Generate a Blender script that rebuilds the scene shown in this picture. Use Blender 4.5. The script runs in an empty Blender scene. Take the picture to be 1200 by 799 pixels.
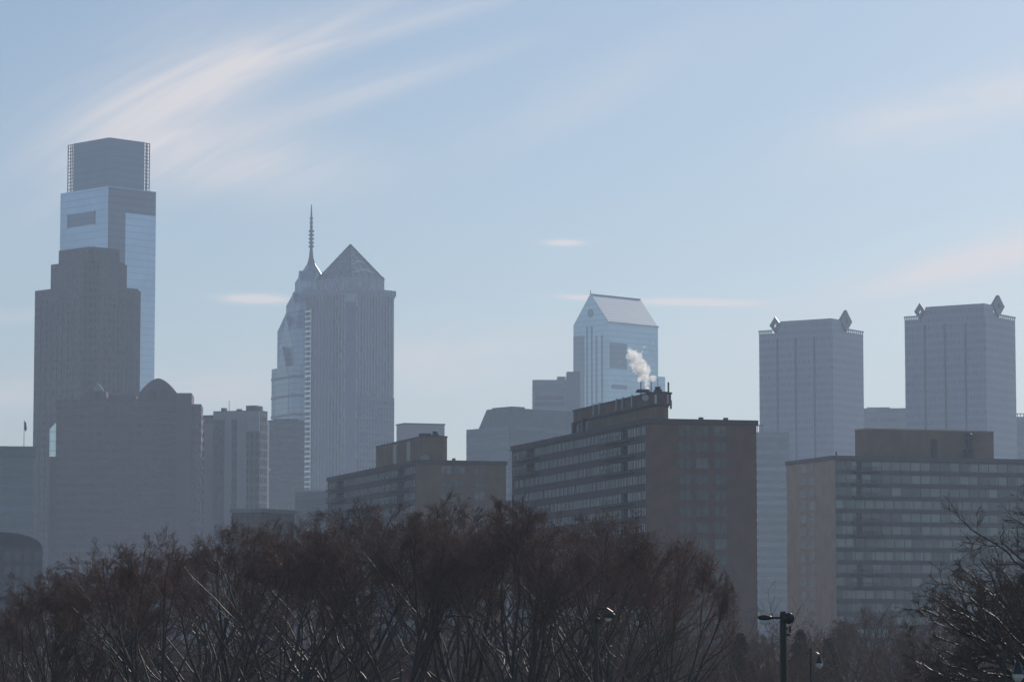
import bpy, math, random
import numpy as np
from mathutils import Vector, noise
R = math.radians
random.seed(7)
sc = bpy.context.scene
COL = sc.collection

# ------------------------------------------------------------------ camera model
F = 3840.0                     # focal length in photo pixels (photo is 1200 x 799)
HOR = 755.0                    # photo row of the horizon
PITCH = math.atan((HOR - 399.5) / F)
CAMH = 7.0
SP, CP = math.sin(PITCH), math.cos(PITCH)

def at(px, py, Y):
    """the point at depth Y metres seen at photo pixel (px, py)"""
    u = (px - 600.0) / F
    v = (399.5 - py) / F
    t = Y / (CP - v * SP)
    return Vector((t * u, Y, CAMH + t * (SP + v * CP)))

def ratio(px, py):
    p = at(px, py, 1000.0)
    return p.x / 1000.0

cam_d = bpy.data.cameras.new('camera')
cam = bpy.data.objects.new('camera', cam_d)
COL.objects.link(cam)
cam.location = (0, 0, CAMH)
cam.rotation_euler = (R(90) + PITCH, 0, 0)
cam_d.sensor_width = 36.0
cam_d.lens = 36.0 * F / 1200.0
cam_d.clip_start = 0.5
cam_d.clip_end = 30000
sc.camera = cam

# ------------------------------------------------------------------ materials
def newmat(name):
    m = bpy.data.materials.new(name)
    m.use_nodes = True
    nt = m.node_tree
    return m, nt, nt.nodes['Principled BSDF']

class NT:
    """small node-graph helper"""
    def __init__(self, nt):
        self.nt = nt
    def new(self, t, **kw):
        n = self.nt.nodes.new(t)
        for k, v in kw.items():
            setattr(n, k, v)
        return n
    def link(self, a, b):
        self.nt.links.new(a, b)
    def math(self, op, a, b=None, c=None, clamp=False):
        n = self.new('ShaderNodeMath', operation=op)
        n.use_clamp = clamp
        for i, v in enumerate((a, b, c)):
            if v is None:
                continue
            if isinstance(v, (int, float)):
                n.inputs[i].default_value = v
            else:
                self.link(v, n.inputs[i])
        return n.outputs[0]
    def mix(self, f, a, b):
        n = self.new('ShaderNodeMix', data_type='RGBA')
        for s, v in ((n.inputs[0], f), (n.inputs[6], a), (n.inputs[7], b)):
            if isinstance(v, (int, float)):
                s.default_value = v
            elif isinstance(v, (tuple, list)):
                s.default_value = (*v, 1) if len(v) == 3 else v
            else:
                self.link(v, s)
        return n.outputs[2]
    def fmix(self, f, a, b):
        n = self.new('ShaderNodeMix', data_type='FLOAT')
        for s, v in ((n.inputs[0], f), (n.inputs[2], a), (n.inputs[3], b)):
            if isinstance(v, (int, float)):
                s.default_value = v
            else:
                self.link(v, s)
        return n.outputs[0]

def plain(name, col, rough=0.8, metal=0.0, var=0.15, scale=0.3, spec=0.3):
    m, nt, b = newmat(name)
    g = NT(nt)
    tc = g.new('ShaderNodeTexCoord')
    nz = g.new('ShaderNodeTexNoise')
    nz.inputs['Scale'].default_value = scale
    nz.inputs['Detail'].default_value = 6
    g.link(tc.outputs['Object'], nz.inputs['Vector'])
    lo = tuple(c * (1 - var) for c in col)
    hi = tuple(min(1, c * (1 + var)) for c in col)
    r = g.math('MULTIPLY_ADD', nz.outputs[0], 2.2, -0.6, clamp=True)
    mpg = g.new('ShaderNodeMapping'); mpg.inputs['Scale'].default_value = (0.9, 0.9, 0.05)
    g.link(tc.outputs['Object'], mpg.inputs[0])
    nv = g.new('ShaderNodeTexNoise'); nv.inputs['Scale'].default_value = 1.0; nv.inputs['Detail'].default_value = 5
    g.link(mpg.outputs[0], nv.inputs['Vector'])
    stn = g.math('MULTIPLY_ADD', nv.outputs[0], 2.0, -0.9, clamp=True)
    g.link(g.mix(g.math('MULTIPLY', stn, min(1.0, var * 2)), g.mix(r, lo, hi), tuple(c * 0.7 for c in col)), b.inputs['Base Color'])
    b.inputs['Roughness'].default_value = rough
    b.inputs['Metallic'].default_value = metal
    b.inputs['Specular IOR Level'].default_value = spec
    return m

def facade(name, wall, glass, fh=3.8, bw=1.6, zf=(0.3, 0.85), sf=(0.15, 0.85), wr=0.7, gr=0.12,
           gm=0.6, wm=0.0, rnd=0.35, blotch=0.25):
    """wall with a procedural grid of windows; local x+y runs along every axis-aligned face"""
    m, nt, b = newmat(name)
    g = NT(nt)
    tc = g.new('ShaderNodeTexCoord')
    sx = g.new('ShaderNodeSeparateXYZ')
    g.link(tc.outputs['Object'], sx.inputs[0])
    s = g.math('ADD', sx.outputs[0], sx.outputs[1])
    sb = g.math('DIVIDE', s, bw)
    zb = g.math('DIVIDE', sx.outputs[2], fh)
    fs, fz = g.math('FRACT', sb), g.math('FRACT', zb)
    def band(f, lo, hi):
        return g.math('MULTIPLY', g.math('GREATER_THAN', f, lo), g.math('LESS_THAN', f, hi))
    w = g.math('MULTIPLY', band(fs, *sf), band(fz, *zf))
    cv = g.new('ShaderNodeCombineXYZ')
    g.link(g.math('FLOOR', sb), cv.inputs[0])
    g.link(g.math('FLOOR', zb), cv.inputs[1])
    wn = g.new('ShaderNodeTexWhiteNoise', noise_dimensions='2D')
    g.link(cv.outputs[0], wn.inputs['Vector'])
    nz = g.new('ShaderNodeTexNoise')
    nz.inputs['Scale'].default_value = 0.03
    nz.inputs['Detail'].default_value = 5
    g.link(tc.outputs['Object'], nz.inputs['Vector'])
    gl = g.mix(wn.outputs[0], tuple(c * (1 - rnd) for c in glass), tuple(min(1, c * (1 + rnd)) for c in glass))
    wl = g.mix(nz.outputs[0], tuple(c * (1 - blotch) for c in wall), tuple(min(1, c * (1 + blotch)) for c in wall))
    g.link(g.mix(w, wl, gl), b.inputs['Base Color'])
    rr = g.fmix(wn.outputs[0], gr * 0.7, gr * 1.6)
    g.link(g.fmix(w, wr, rr), b.inputs['Roughness'])
    g.link(g.fmix(w, wm, gm), b.inputs['Metallic'])
    return m

def mirror_glass(name, col, fh=4.0, bw=1.6, rough=0.06, metal=0.9, line=0.8, wob=0.02):
    """reflecting curtain wall with thin floor and mullion lines and slightly uneven panes, uneven reflections painted in as blotches"""
    m, nt, b = newmat(name)
    g = NT(nt)
    tc = g.new('ShaderNodeTexCoord')
    sx = g.new('ShaderNodeSeparateXYZ')
    g.link(tc.outputs['Object'], sx.inputs[0])
    s = g.math('ADD', sx.outputs[0], sx.outputs[1])
    sb = g.math('DIVIDE', s, bw)
    zb = g.math('DIVIDE', sx.outputs[2], fh)
    l1 = g.math('LESS_THAN', g.math('FRACT', zb), 0.16)
    l2 = g.math('LESS_THAN', g.math('FRACT', sb), 0.1)
    ln = g.math('MAXIMUM', l1, l2)
    cv = g.new('ShaderNodeCombineXYZ')
    g.link(g.math('FLOOR', sb), cv.inputs[0])
    g.link(g.math('FLOOR', zb), cv.inputs[1])
    wn = g.new('ShaderNodeTexWhiteNoise', noise_dimensions='2D')
    g.link(cv.outputs[0], wn.inputs['Vector'])
    c0 = g.mix(wn.outputs[0], tuple(c * 0.96 for c in col), tuple(min(1, c * 1.04) for c in col))
    nz = g.new('ShaderNodeTexNoise')
    nz.inputs['Scale'].default_value = 0.035
    nz.inputs['Detail'].default_value = 4
    nz.inputs['Distortion'].default_value = 1.0
    g.link(tc.outputs['Object'], nz.inputs['Vector'])
    c1 = g.mix(g.math('MULTIPLY_ADD', nz.outputs[0], 3.0, -1.0, clamp=True), c0, tuple(min(1, c * 1.22) for c in col))  # soft blotches paint uneven reflections into the base colour
    g.link(g.mix(ln, c1, tuple(c * line for c in col)), b.inputs['Base Color'])
    b.inputs['Metallic'].default_value = metal
    b.inputs['Roughness'].default_value = rough
    return m

def curtain_glass(name, dark, light, bw, fh, thr=0.4, metal=0.25):
    """apartment window panes: some dark, some with pale curtains or blinds"""
    m, nt, b = newmat(name)
    g = NT(nt)
    tc = g.new('ShaderNodeTexCoord')
    sx = g.new('ShaderNodeSeparateXYZ')
    g.link(tc.outputs['Object'], sx.inputs[0])
    s = g.math('ADD', sx.outputs[0], sx.outputs[1])
    cv = g.new('ShaderNodeCombineXYZ')
    g.link(g.math('FLOOR', g.math('DIVIDE', s, bw)), cv.inputs[0])
    g.link(g.math('FLOOR', g.math('DIVIDE', sx.outputs[2], fh)), cv.inputs[1])
    wn = g.new('ShaderNodeTexWhiteNoise', noise_dimensions='2D')
    g.link(cv.outputs[0], wn.inputs['Vector'])
    f = g.math('MULTIPLY_ADD', wn.outputs[0], 1.6, -thr, clamp=True)
    g.link(g.mix(f, dark, light), b.inputs['Base Color'])
    b.inputs['Roughness'].default_value = 0.12
    b.inputs['Metallic'].default_value = metal
    b.inputs['Specular IOR Level'].default_value = 0.8
    return m

M = {}
M['brick'] = plain('brown_brick', (0.275, 0.155, 0.112), 0.9, var=0.2, scale=0.4)
M['brick_tan'] = plain('tan_brick', (0.54, 0.41, 0.30), 0.9, var=0.15, scale=0.3)
M['brick_grey'] = plain('grey_brick', (0.27, 0.175, 0.115), 0.9, var=0.2, scale=0.3)
M['red_brick'] = plain('rust_brick', (0.185, 0.125, 0.102), 0.9, var=0.25, scale=0.6)
M['concrete'] = plain('concrete', (0.34, 0.33, 0.32), 0.85, var=0.12)
M['concrete_dark'] = plain('dark_concrete', (0.12, 0.115, 0.11), 0.85)
M['roof_dark'] = plain('roofing', (0.06, 0.06, 0.062), 0.9)
M['steel_dark'] = plain('dark_steel', (0.035, 0.036, 0.04), 0.5, metal=0.3)
M['steel_light'] = plain('galvanised_steel', (0.45, 0.46, 0.47), 0.4, metal=0.6)
M['white_metal'] = plain('white_painted_metal', (0.72, 0.72, 0.7), 0.5)
M['dark_slot'] = plain('dark_recess_glass', (0.025, 0.028, 0.032), 0.3)
M['black_paint'] = plain('black_paint', (0.018, 0.018, 0.02), 0.38, spec=0.5)
M['lamp_glass'] = plain('lamp_glass', (0.75, 0.76, 0.74), 0.15, spec=0.8)

# ------------------------------------------------------------------ mesh builder
class MB:
    def __init__(self):
        self.v, self.f, self.mi = [], [], []
    def _add(self, vs, fs, mi=0):
        o = len(self.v)
        self.v.extend(vs)
        for f in fs:
            self.f.append([o + i for i in f])
            self.mi.append(mi)
    def box(self, x0, x1, y0, y1, z0, z1, mi=0):
        x0, x1 = min(x0, x1), max(x0, x1)
        y0, y1 = min(y0, y1), max(y0, y1)
        z0, z1 = min(z0, z1), max(z0, z1)
        self._add([(x0, y0, z0), (x1, y0, z0), (x1, y1, z0), (x0, y1, z0),
                   (x0, y0, z1), (x1, y0, z1), (x1, y1, z1), (x0, y1, z1)],
                  [(3, 2, 1, 0), (4, 5, 6, 7), (0, 1, 5, 4), (1, 2, 6, 5), (2, 3, 7, 6), (3, 0, 4, 7)], mi)
        return self
    def prism(self, poly, z0, z1, mi=0, top=None):
        """vertical prism over a counter-clockwise polygon; top: another polygon of the same length"""
        n = len(poly)
        top = top or poly
        vs = [(p[0], p[1], z0) for p in poly] + [(p[0], p[1], z1) for p in top]
        fs = [tuple(reversed(range(n))), tuple(range(n, 2 * n))]
        fs += [(i, (i + 1) % n, n + (i + 1) % n, n + i) for i in range(n)]
        self._add(vs, fs, mi)
        return self
    def pyramid(self, poly, z0, apex, mi=0):
        n = len(poly)
        vs = [(p[0], p[1], z0) for p in poly] + [tuple(apex)]
        self._add(vs, [tuple(reversed(range(n)))] + [(i, (i + 1) % n, n) for i in range(n)], mi)
        return self
    def extr(self, pts, d, mi=0):
        """extrude a planar polygon of 3-D points along the vector d"""
        n = len(pts)
        d = Vector(d)
        vs = [tuple(p) for p in pts] + [tuple(Vector(p) + d) for p in pts]
        fs = [tuple(reversed(range(n))), tuple(range(n, 2 * n))]
        fs += [(i, (i + 1) % n, n + (i + 1) % n, n + i) for i in range(n)]
        self._add(vs, fs, mi)
        return self
    def tube(self, pts, rs, n=8, mi=0, cap=True):
        pts = [Vector(p) for p in pts]
        if isinstance(rs, (int, float)):
            rs = [rs] * len(pts)
        vs, fs = [], []
        for i, p in enumerate(pts):
            d = (pts[min(i + 1, len(pts) - 1)] - pts[max(i - 1, 0)]).normalized()
            ref = Vector((0, 0, 1)) if abs(d.z) < 0.9 else Vector((1, 0, 0))
            u = d.cross(ref).normalized()
            w = d.cross(u)
            for k in range(n):
                a = 2 * math.pi * k / n
                vs.append(tuple(p + (u * math.cos(a) + w * math.sin(a)) * rs[i]))
        for i in range(len(pts) - 1):
            for k in range(n):
                a, b2 = i * n + k, i * n + (k + 1) % n
                fs.append((a, b2, b2 + n, a + n))
        if cap:
            fs.append(tuple(range(n)))
            fs.append(tuple(range((len(pts) - 1) * n, len(pts) * n)))
        self._add(vs, fs, mi)
        return self
    def build(self, name, mats, parent=None, smooth=False, bevel=0):
        me = bpy.data.meshes.new(name)
        me.from_pydata(self.v, [], self.f)
        mats = mats if isinstance(mats, (list, tuple)) else [mats]
        for m in mats:
            me.materials.append(M[m] if isinstance(m, str) else m)
        if len(mats) > 1:
            me.polygons.foreach_set('material_index', self.mi)
        import bmesh
        bm = bmesh.new()
        bm.from_mesh(me)
        bmesh.ops.recalc_face_normals(bm, faces=bm.faces)
        bm.to_mesh(me)
        bm.free()
        if smooth:
            me.polygons.foreach_set('use_smooth', [True] * len(me.polygons))
        me.update()
        o = bpy.data.objects.new(name, me)
        COL.objects.link(o)
        o.parent = parent
        if bevel:
            md = o.modifiers.new('bevel', 'BEVEL')
            md.width = bevel
            md.segments = 2
            md.limit_method = 'ANGLE'
        return o

def tag(o, label, cat, group=None, kind=None):
    if label:
        o['label'] = label
    if cat:
        o['category'] = cat
    if group:
        o['group'] = group
    if kind:
        o['kind'] = kind
    return o

def thing(name, label, cat, loc=(0, 0, 0), rotz=0.0, group=None):
    o = bpy.data.objects.new(name, None)
    COL.objects.link(o)
    o.location = loc
    o.rotation_euler = (0, 0, rotz)
    o.empty_display_size = 1
    return tag(o, label, cat, group)

class Frame:
    """local building frame: near corner at photo column px, depth Y, turned by a degrees;
    local x runs along the right-hand face, local y along the left-hand face, both away from us"""
    def __init__(self, px, Y, a, py=500):
        self.P = at(px, py, Y)
        self.Y = Y
        self.a = R(a)
        self.ex = Vector((math.cos(self.a), math.sin(self.a), 0))
        self.ey = Vector((-math.sin(self.a), math.cos(self.a), 0))
        self.loc = (self.P.x, self.P.y, 0)
    def z(self, py, px=600, Y=None):
        return at(px, py, Y or self.Y).z
    def run(self, d, px, py, off=(0, 0)):
        """length along axis d ('x' or 'y') from local offset off to reach photo column px"""
        o = self.P + self.ex * off[0] + self.ey * off[1]
        e = self.ex if d == 'x' else self.ey
        r = ratio(px, py)
        return (r * o.y - o.x) / (e.x - r * e.y)

def rect(x0, x1, y0, y1):
    return [(x0, y0), (x1, y0), (x1, y1), (x0, y1)]

def chamf(x0, x1, y0, y1, c):
    return [(x0 + c, y0), (x1 - c, y0), (x1, y0 + c), (x1, y1 - c), (x1 - c, y1), (x0 + c, y1), (x0, y1 - c), (x0, y0 + c)]

def cross(x0, x1, y0, y1, n):
    return [(x0 + n, y0), (x1 - n, y0), (x1 - n, y0 + n), (x1, y0 + n), (x1, y1 - n), (x1 - n, y1 - n),
            (x1 - n, y1), (x0 + n, y1), (x0 + n, y1 - n), (x0, y1 - n), (x0, y0 + n), (x0 + n, y0 + n)]

# ================================================================== SETTING
gm, nt, b = newmat('ground')
g = NT(nt)
tc = g.new('ShaderNodeTexCoord')
n1 = g.new('ShaderNodeTexNoise'); n1.inputs['Scale'].default_value = 0.05; n1.inputs['Detail'].default_value = 8
n2 = g.new('ShaderNodeTexNoise'); n2.inputs['Scale'].default_value = 2.5; n2.inputs['Detail'].default_value = 8
g.link(tc.outputs['Object'], n1.inputs['Vector']); g.link(tc.outputs['Object'], n2.inputs['Vector'])
c = g.mix(n1.outputs[0], (0.055, 0.06, 0.03), (0.10, 0.085, 0.05))
g.link(g.mix(n2.outputs[0], c, (0.06, 0.055, 0.035)), b.inputs['Base Color'])
b.inputs['Roughness'].default_value = 0.95
M['ground'] = gm
M['asphalt'] = plain('asphalt', (0.05, 0.05, 0.052), 0.9, var=0.2, scale=1.0)
M['kerb'] = plain('kerb_stone', (0.33, 0.32, 0.30), 0.85)
M['line'] = plain('road_paint', (0.75, 0.75, 0.72), 0.7)

gb = MB()
GX0, GX1, GY0, GY1 = -2600, 2600, -150, 4600
gb._add([(GX0, GY0, 0), (GX1, GY0, 0), (GX1, GY1, 0), (GX0, GY1, 0)], [(0, 1, 2, 3)])
tag(gb.build('ground', 'ground'), None, None, kind='structure')
rb = MB()
rb._add([(-600, 108, 0.004), (600, 108, 0.004), (600, 122, 0.004), (-600, 122, 0.004)], [(0, 1, 2, 3)])
tag(rb.build('road', 'asphalt'), None, None, kind='structure')
lb = MB()
for i in range(-60, 60):
    lb._add([(i * 8, 114.9, 0.008), (i * 8 + 3, 114.9, 0.008), (i * 8 + 3, 115.05, 0.008), (i * 8, 115.05, 0.008)], [(0, 1, 2, 3)])
tag(lb.build('lane_marking', 'line'), None, None, kind='structure')
kb = MB()
kb.box(-600, 600, 107.7, 108, -0.05, 0.13)
kb.box(-600, 600, 122, 122.3, -0.05, 0.13)
tag(kb.build('kerb', 'kerb'), None, None, kind='structure')

# ================================================================== FAR TOWERS
# ---- tallest glass tower at left, slotted blue face and lattice edged crown
M['mirror_blue'] = mirror_glass('blue_mirror_glass', (0.50, 0.58, 0.70), metal=0.95, line=0.88)
M['mirror_sunlit'] = mirror_glass('sunlit_patch_mirror', (0.60, 0.68, 0.74), metal=0.9, line=0.85)  # bright mirror for the sunlit wall patch on the vaulted block
M['crown_glass'] = mirror_glass('dark_crown_glass', (0.16, 0.21, 0.28), metal=0.5, rough=0.25, line=0.9)
M['notch_glass'] = mirror_glass('dark_notch_glass', (0.16, 0.19, 0.23), metal=0.4, rough=0.3)  # dark tone carries the corner notch's shade; also used on the top band
fr = Frame(127, 1900, 45, 218)
W = fr.run('x', 183, 225)
L = fr.run('y', 71, 225)
zt = fr.z(218, 127)
t = thing('glass_tower', 'tallest tower, at far left, of blue reflecting glass with dark slot and lattice edged crown', 'skyscraper', fr.loc, fr.a)
MB().box(0, W, 0, L, 0, zt).build('shaft', 'mirror_blue', t)
xn = fr.run('x', 147, 247)
MB().box(0.3, xn, -0.25, 0.3, 0, zt - 0.3).build('notch_shade_panel', 'notch_glass', t)  # flat panel, the inset notch's shade and reflection put into its dark colour
MB().box(xn + 0.02, W - 0.5, -0.2, 0.3, fr.z(247, 147), zt - 0.3).build('dark_band', 'notch_glass', t)
y0, y1 = fr.run('y', 111, 250), fr.run('y', 80, 250)
sl = MB()
sl.box(-0.15, 0.5, y0, y1, fr.z(260, 96), fr.z(245, 96), 0)
for yy in (y0, y1):
    sl.box(-0.4, 0.5, yy - 0.35, yy + 0.35, fr.z(260.5, 96), fr.z(244.5, 96), 1)
so = sl.build('slot_shade_panel', ['crown_glass', 'notch_glass'], t)  # dark panel standing in for the shade inside an open recess
# crown
fc = Frame(130, 1903, 45, 200)
o0 = (1.6, 1.6)
Wc = fr.run('x', 170, 200, o0); Lc = fr.run('y', 85, 200, o0)
zc = fr.z(160.5, 130)
MB().prism(chamf(o0[0], o0[0] + Wc, o0[1], o0[1] + Lc, 0.6), zt + 0.01, zc).build('crown', 'crown_glass', t)
MB().box(W * 0.3, W * 0.75, L * 0.3, L * 0.7, zc - 0.2, zc + 0.6).build('roof_plant', 'steel_dark', t)
for ax in ('x', 'y'):
    lat = MB()
    px = 175.5 if ax == 'x' else 79.0
    off = o0[0] + (Wc if ax == 'x' else Lc)
    far = o0[0] + fr.run(ax, px, 200, o0)
    zs = np.linspace(zt, zc - 0.4, 15)
    for k in (off + 0.9, (off + far) / 2, far):
        p = (k, o0[1] + 0.4) if ax == 'x' else (o0[0] + 0.4, k)
        lat.box(p[0] - 0.22, p[0] + 0.22, p[1] - 0.22, p[1] + 0.22, zt + 0.01, zc - 0.2)
    for z in zs[1:]:
        if ax == 'x':
            lat.box(off - 0.3, far + 0.2, o0[1] + 0.28, o0[1] + 0.52, z - 0.2, z + 0.2)
        else:
            lat.box(o0[0] + 0.28, o0[0] + 0.52, off - 0.3, far + 0.2, z - 0.2, z + 0.2)
    lat.build('lattice', 'steel_dark', t)

# ---- stepped brown tower in front of it
M['brown_granite'] = facade('brown_granite_windows', (0.105, 0.065, 0.065), (0.068, 0.05, 0.052), fh=3.9, bw=3.0, zf=(0.3, 0.8), sf=(0.25, 0.75), gm=0.1, gr=0.2)
fr = Frame(104, 1640, 45, 340)
W = fr.run('x', 162.5, 332) + 7.0; L = fr.run('y', 41, 341) + 7.0
t = thing('stepped_tower', 'dark brown stone tower with stepped shoulders standing in front of the blue glass tower', 'skyscraper', fr.loc, fr.a)
z1, z2, z3 = fr.z(333, 104), fr.z(303, 104), fr.z(287, 118)
MB().prism(cross(0, W, 0, L, 7.0), 0, z1).build('shaft', 'brown_granite', t)
i2x = W - fr.run('x', 153.5, 310) - 4.5; i2y = L - fr.run('y', 52, 310) - 4.5
MB().prism(cross(3, W - i2x, 3, L - i2y, 6.0), z1 + 0.01, z2).build('setback', 'brown_granite', t)
i3y = L - fr.run('y', 59, 296) - 0.5
W3 = fr.run('x', 148, 296) + 0.5
MB().prism(cross(4.5, W3, 4.5, L - i3y, 1.6), z2 + 0.01, z3).build('setback', 'brown_granite', t)
for i, (xx, w) in enumerate(((-0.3, 0.8), (L * 0.35, 1.2), (L * 0.62, 1.2))):
    pass
rib = MB()
for k in range(1, 8):
    yy = 8 + (L - 16) * k / 8
    rib.box(-0.5, 0.2, yy - 0.35, yy + 0.35, 4, z1 - 6)
    xx = 8 + (W - 16) * k / 8
    rib.box(xx - 0.35, xx + 0.35, -0.5, 0.2, 4, z1 - 6)
rib.build('pilasters', 'brown_granite', t)
MB().tube([(9, L - i3y - 1, z2), (9, L - i3y - 1, z2 + 4)], 0.25, 6).build('mast', 'steel_dark', t)

# ---- long arcaded block with a barrel vaulted pavilion
M['hotel'] = facade('granite_block_windows', (0.185, 0.115, 0.12), (0.06, 0.05, 0.055), fh=3.6, bw=3.4, zf=(0.25, 0.72), sf=(0.0, 0.86), gm=0.1, gr=0.25, blotch=0.15)
M['hotel_plain'] = plain('granite_plain', (0.175, 0.112, 0.115), 0.8, var=0.15, scale=0.05)
fr = Frame(206, 1380, 93, 470)
L = fr.run('y', 66, 470); W = 45
t = thing('vaulted_block', 'broad brown block with barrel vaulted roof pavilion below the stepped tower', 'building', fr.loc, fr.a)
zt = fr.z(468, 140)
MB().box(0, W, 0, L, 0, zt).build('wall', 'hotel', t)
def yl(px, py=470):
    return fr.run('y', px, py)
# barrel vault
va = MB()
ya, yb = yl(207), yl(163)
zb, ztop = zt + 0.01, fr.z(443, 182)
zs = fr.z(460, 182)
pts = []
for k in range(17):
    a = -1 + 2 * k / 16
    pts.append((1.0, (ya + yb) / 2 + a * (yb - ya) / 2, zs + (ztop - zs) * (1 - abs(a) ** 1.7)))
pts = [(1.0, ya, zb)] + pts + [(1.0, yb, zb)]
va.extr(pts, (24, 0, 0))
vo = va.build('vault', 'hotel_plain', t)
for px in (177.5, 192):
    yy = yl(px)
    q = MB()
    p2 = [(0.93, yy - 1.8, fr.z(467, px)), (0.93, yy + 1.8, fr.z(467, px))]
    for k in range(9):
        a = math.pi * k / 8
        p2.append((0.93, yy + 1.8 * math.cos(a), fr.z(460.5, px) + 1.6 * math.sin(a)))
    q.extr(p2, (0.3, 0, 0)).build('window', 'dark_slot', vo)
# left roof pavilion with small gable
pa = MB()
pa.box(2, 14, yl(124), yl(98), zb, fr.z(458, 110))
po = pa.build('pavilion', 'hotel_plain', t)
MB().extr([(1.8, yl(121), fr.z(457.9, 110)), (1.8, yl(108), fr.z(457.9, 110)), (1.8, yl(114), fr.z(448, 110))], (12, 0, 0)).build('gable', 'concrete', po)
MB().box(1.85, 2.5, yl(117), yl(111), fr.z(467, 110), fr.z(460, 110)).build('window', 'dark_slot', po)
MB().box(6, 18, yl(158), yl(126), zb, fr.z(462, 140)).build('penthouse', 'hotel_plain', t)
# stepped right wing
xw = fr.run('x', 226, 462)
MB().box(-3, 20, -yl(206) - (-yl(206)) - fr.run('y', 206, 470) - 0 + -abs(fr.run('y', 225, 470)), -0.02, 0, fr.z(461, 215)).build('wing', 'hotel_plain', t)
yA = fr.run('y', 225, 470); yB = fr.run('y', 236, 476)
MB().box(-1, 18, yB, yA - 0.02, 0, fr.z(473.5, 230)).build('wing', 'hotel', t)
bay = MB()
for k in range(16):
    z = fr.z(483 + k * 8.0, 220)
    if z < 12: break
    bay.box(-0.6, 0.3, yl(205), yl(186), z, z + 1.1)
bay.build('balcony_bands', 'concrete_dark', t)
# left end wing, its sunlit wall patch built as a bright mirror panel
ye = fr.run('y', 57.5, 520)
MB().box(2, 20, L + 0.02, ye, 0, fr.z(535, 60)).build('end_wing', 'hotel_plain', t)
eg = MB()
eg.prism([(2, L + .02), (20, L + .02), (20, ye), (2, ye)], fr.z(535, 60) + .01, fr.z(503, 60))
eg.extr([(2, L + .02, fr.z(503, 60)), (2, ye, fr.z(503, 60)), (2, L + .02, fr.z(494.5, 60))], (18, 0, 0))  # sloped top follows the shadow edge of the sunlit patch
eg.build('sunlit_end_patch', 'mirror_sunlit', t)
rr_ = random.Random(4)
for k in range(5):
    yy = L * (.12 + .17 * k) if k != 0 else L * .30
    MB().box(12, 15, yy - 1.2, yy + 1.2, zt + .01, zt + rr_.uniform(1.2, 2.4)).build('roof_unit', 'concrete_dark', t)

# ---- banded mid rise with corner balconies, their glints put into the white colour
M['band_grey'] = facade('grey_banded_facade', (0.20, 0.18, 0.19), (0.06, 0.07, 0.085), fh=4.2, bw=40, zf=(0.3, 0.8), sf=(0, 1), gm=0.3, gr=0.2)
M['pale_stone'] = plain('pale_stone', (0.44, 0.435, 0.45), 0.8, var=0.1, scale=0.05)
fr = Frame(261, 1440, 75, 486)
L = fr.run('y', 232, 486)
t = thing('banded_midrise', 'grey banded mid rise with balcony ends painted white as glints, right of the vaulted block', 'building', fr.loc, fr.a)
MB().box(0, 18, 0, L, 0, fr.z(486, 250)).build('wall', 'band_grey', t)
for k in range(6):
    z = fr.z(493 + 11 * k, 235)
    MB().box(-1.2, 0.2, L - 3.5, L + 0.8, z - 0.6, z + 0.8).build('balcony', 'white_metal', t)  # white finish stands in for glints on the balcony ends
wn_ = MB()
for i in range(2):
    for j in range(3):
        ya = fr.run('y', 247 - 5 * i, 600); z = fr.z(598 + 5 * j, 245)
        wn_.box(-0.3, 0.2, ya, ya + 1.2, z - 0.8, z + 0.6)
wn_.build('lit_window_panel', 'white_metal', t)

# ---- slab with pale vertical piers
M['slab_dark'] = facade('dark_ribbed_slab', (0.09, 0.09, 0.105), (0.06, 0.07, 0.09), fh=3.8, bw=2.4, zf=(0.2, 0.85), sf=(0.2, 0.8), gm=0.4)
fr = Frame(304.5, 1420, 72, 481)
L = fr.run('y', 250, 484); W = fr.run('x', 313.5, 493)
t = thing('piered_slab', 'grey slab building with pale vertical piers and a rooftop box, left of the spired tower', 'building', fr.loc, fr.a)
zt = fr.z(480.5, 280)
MB().box(0, W, 0, L, 0, zt).build('wall', 'slab_dark', t)
def yl(px, py=500):
    return fr.run('y', px, py)
MB().box(-0.8, 0.2, yl(272), yl(264), 0, fr.z(491, 268)).build('pier', 'pale_stone', t)
MB().box(-0.8, 0.2, yl(289), yl(278.5), 0, fr.z(484, 284)).build('pier', 'pale_stone', t)
MB().box(-0.6, 0.2, yl(304.3), yl(250.5), fr.z(491, 280), zt - 0.4).build('fascia', 'pale_stone', t)
MB().box(-0.7, 0.2, yl(304.3), yl(289.5), fr.z(505, 296), fr.z(491.2, 296)).build('fascia', 'pale_stone', t)
MB().box(4, 11, yl(296.5), yl(284), zt + 0.01, fr.z(474, 290)).build('roof_box', 'concrete_dark', t)
for px, h in ((258, 1.6), (276, 1.0), (300, 1.4)):
    yy = yl(px)
    MB().box(3, 5.5, yy - .9, yy + .9, zt + .01, zt + h).build('roof_unit', 'concrete_dark', t)
MB().tube([(6, yl(262), zt), (6, yl(262), zt + 5)], .12, 5).build('antenna', 'steel_dark', t)
MB().box(W + 0.02, W + 7, 2, 30, 0, fr.z(492.5, 310)).build('wing', 'pale_stone', t)

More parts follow.
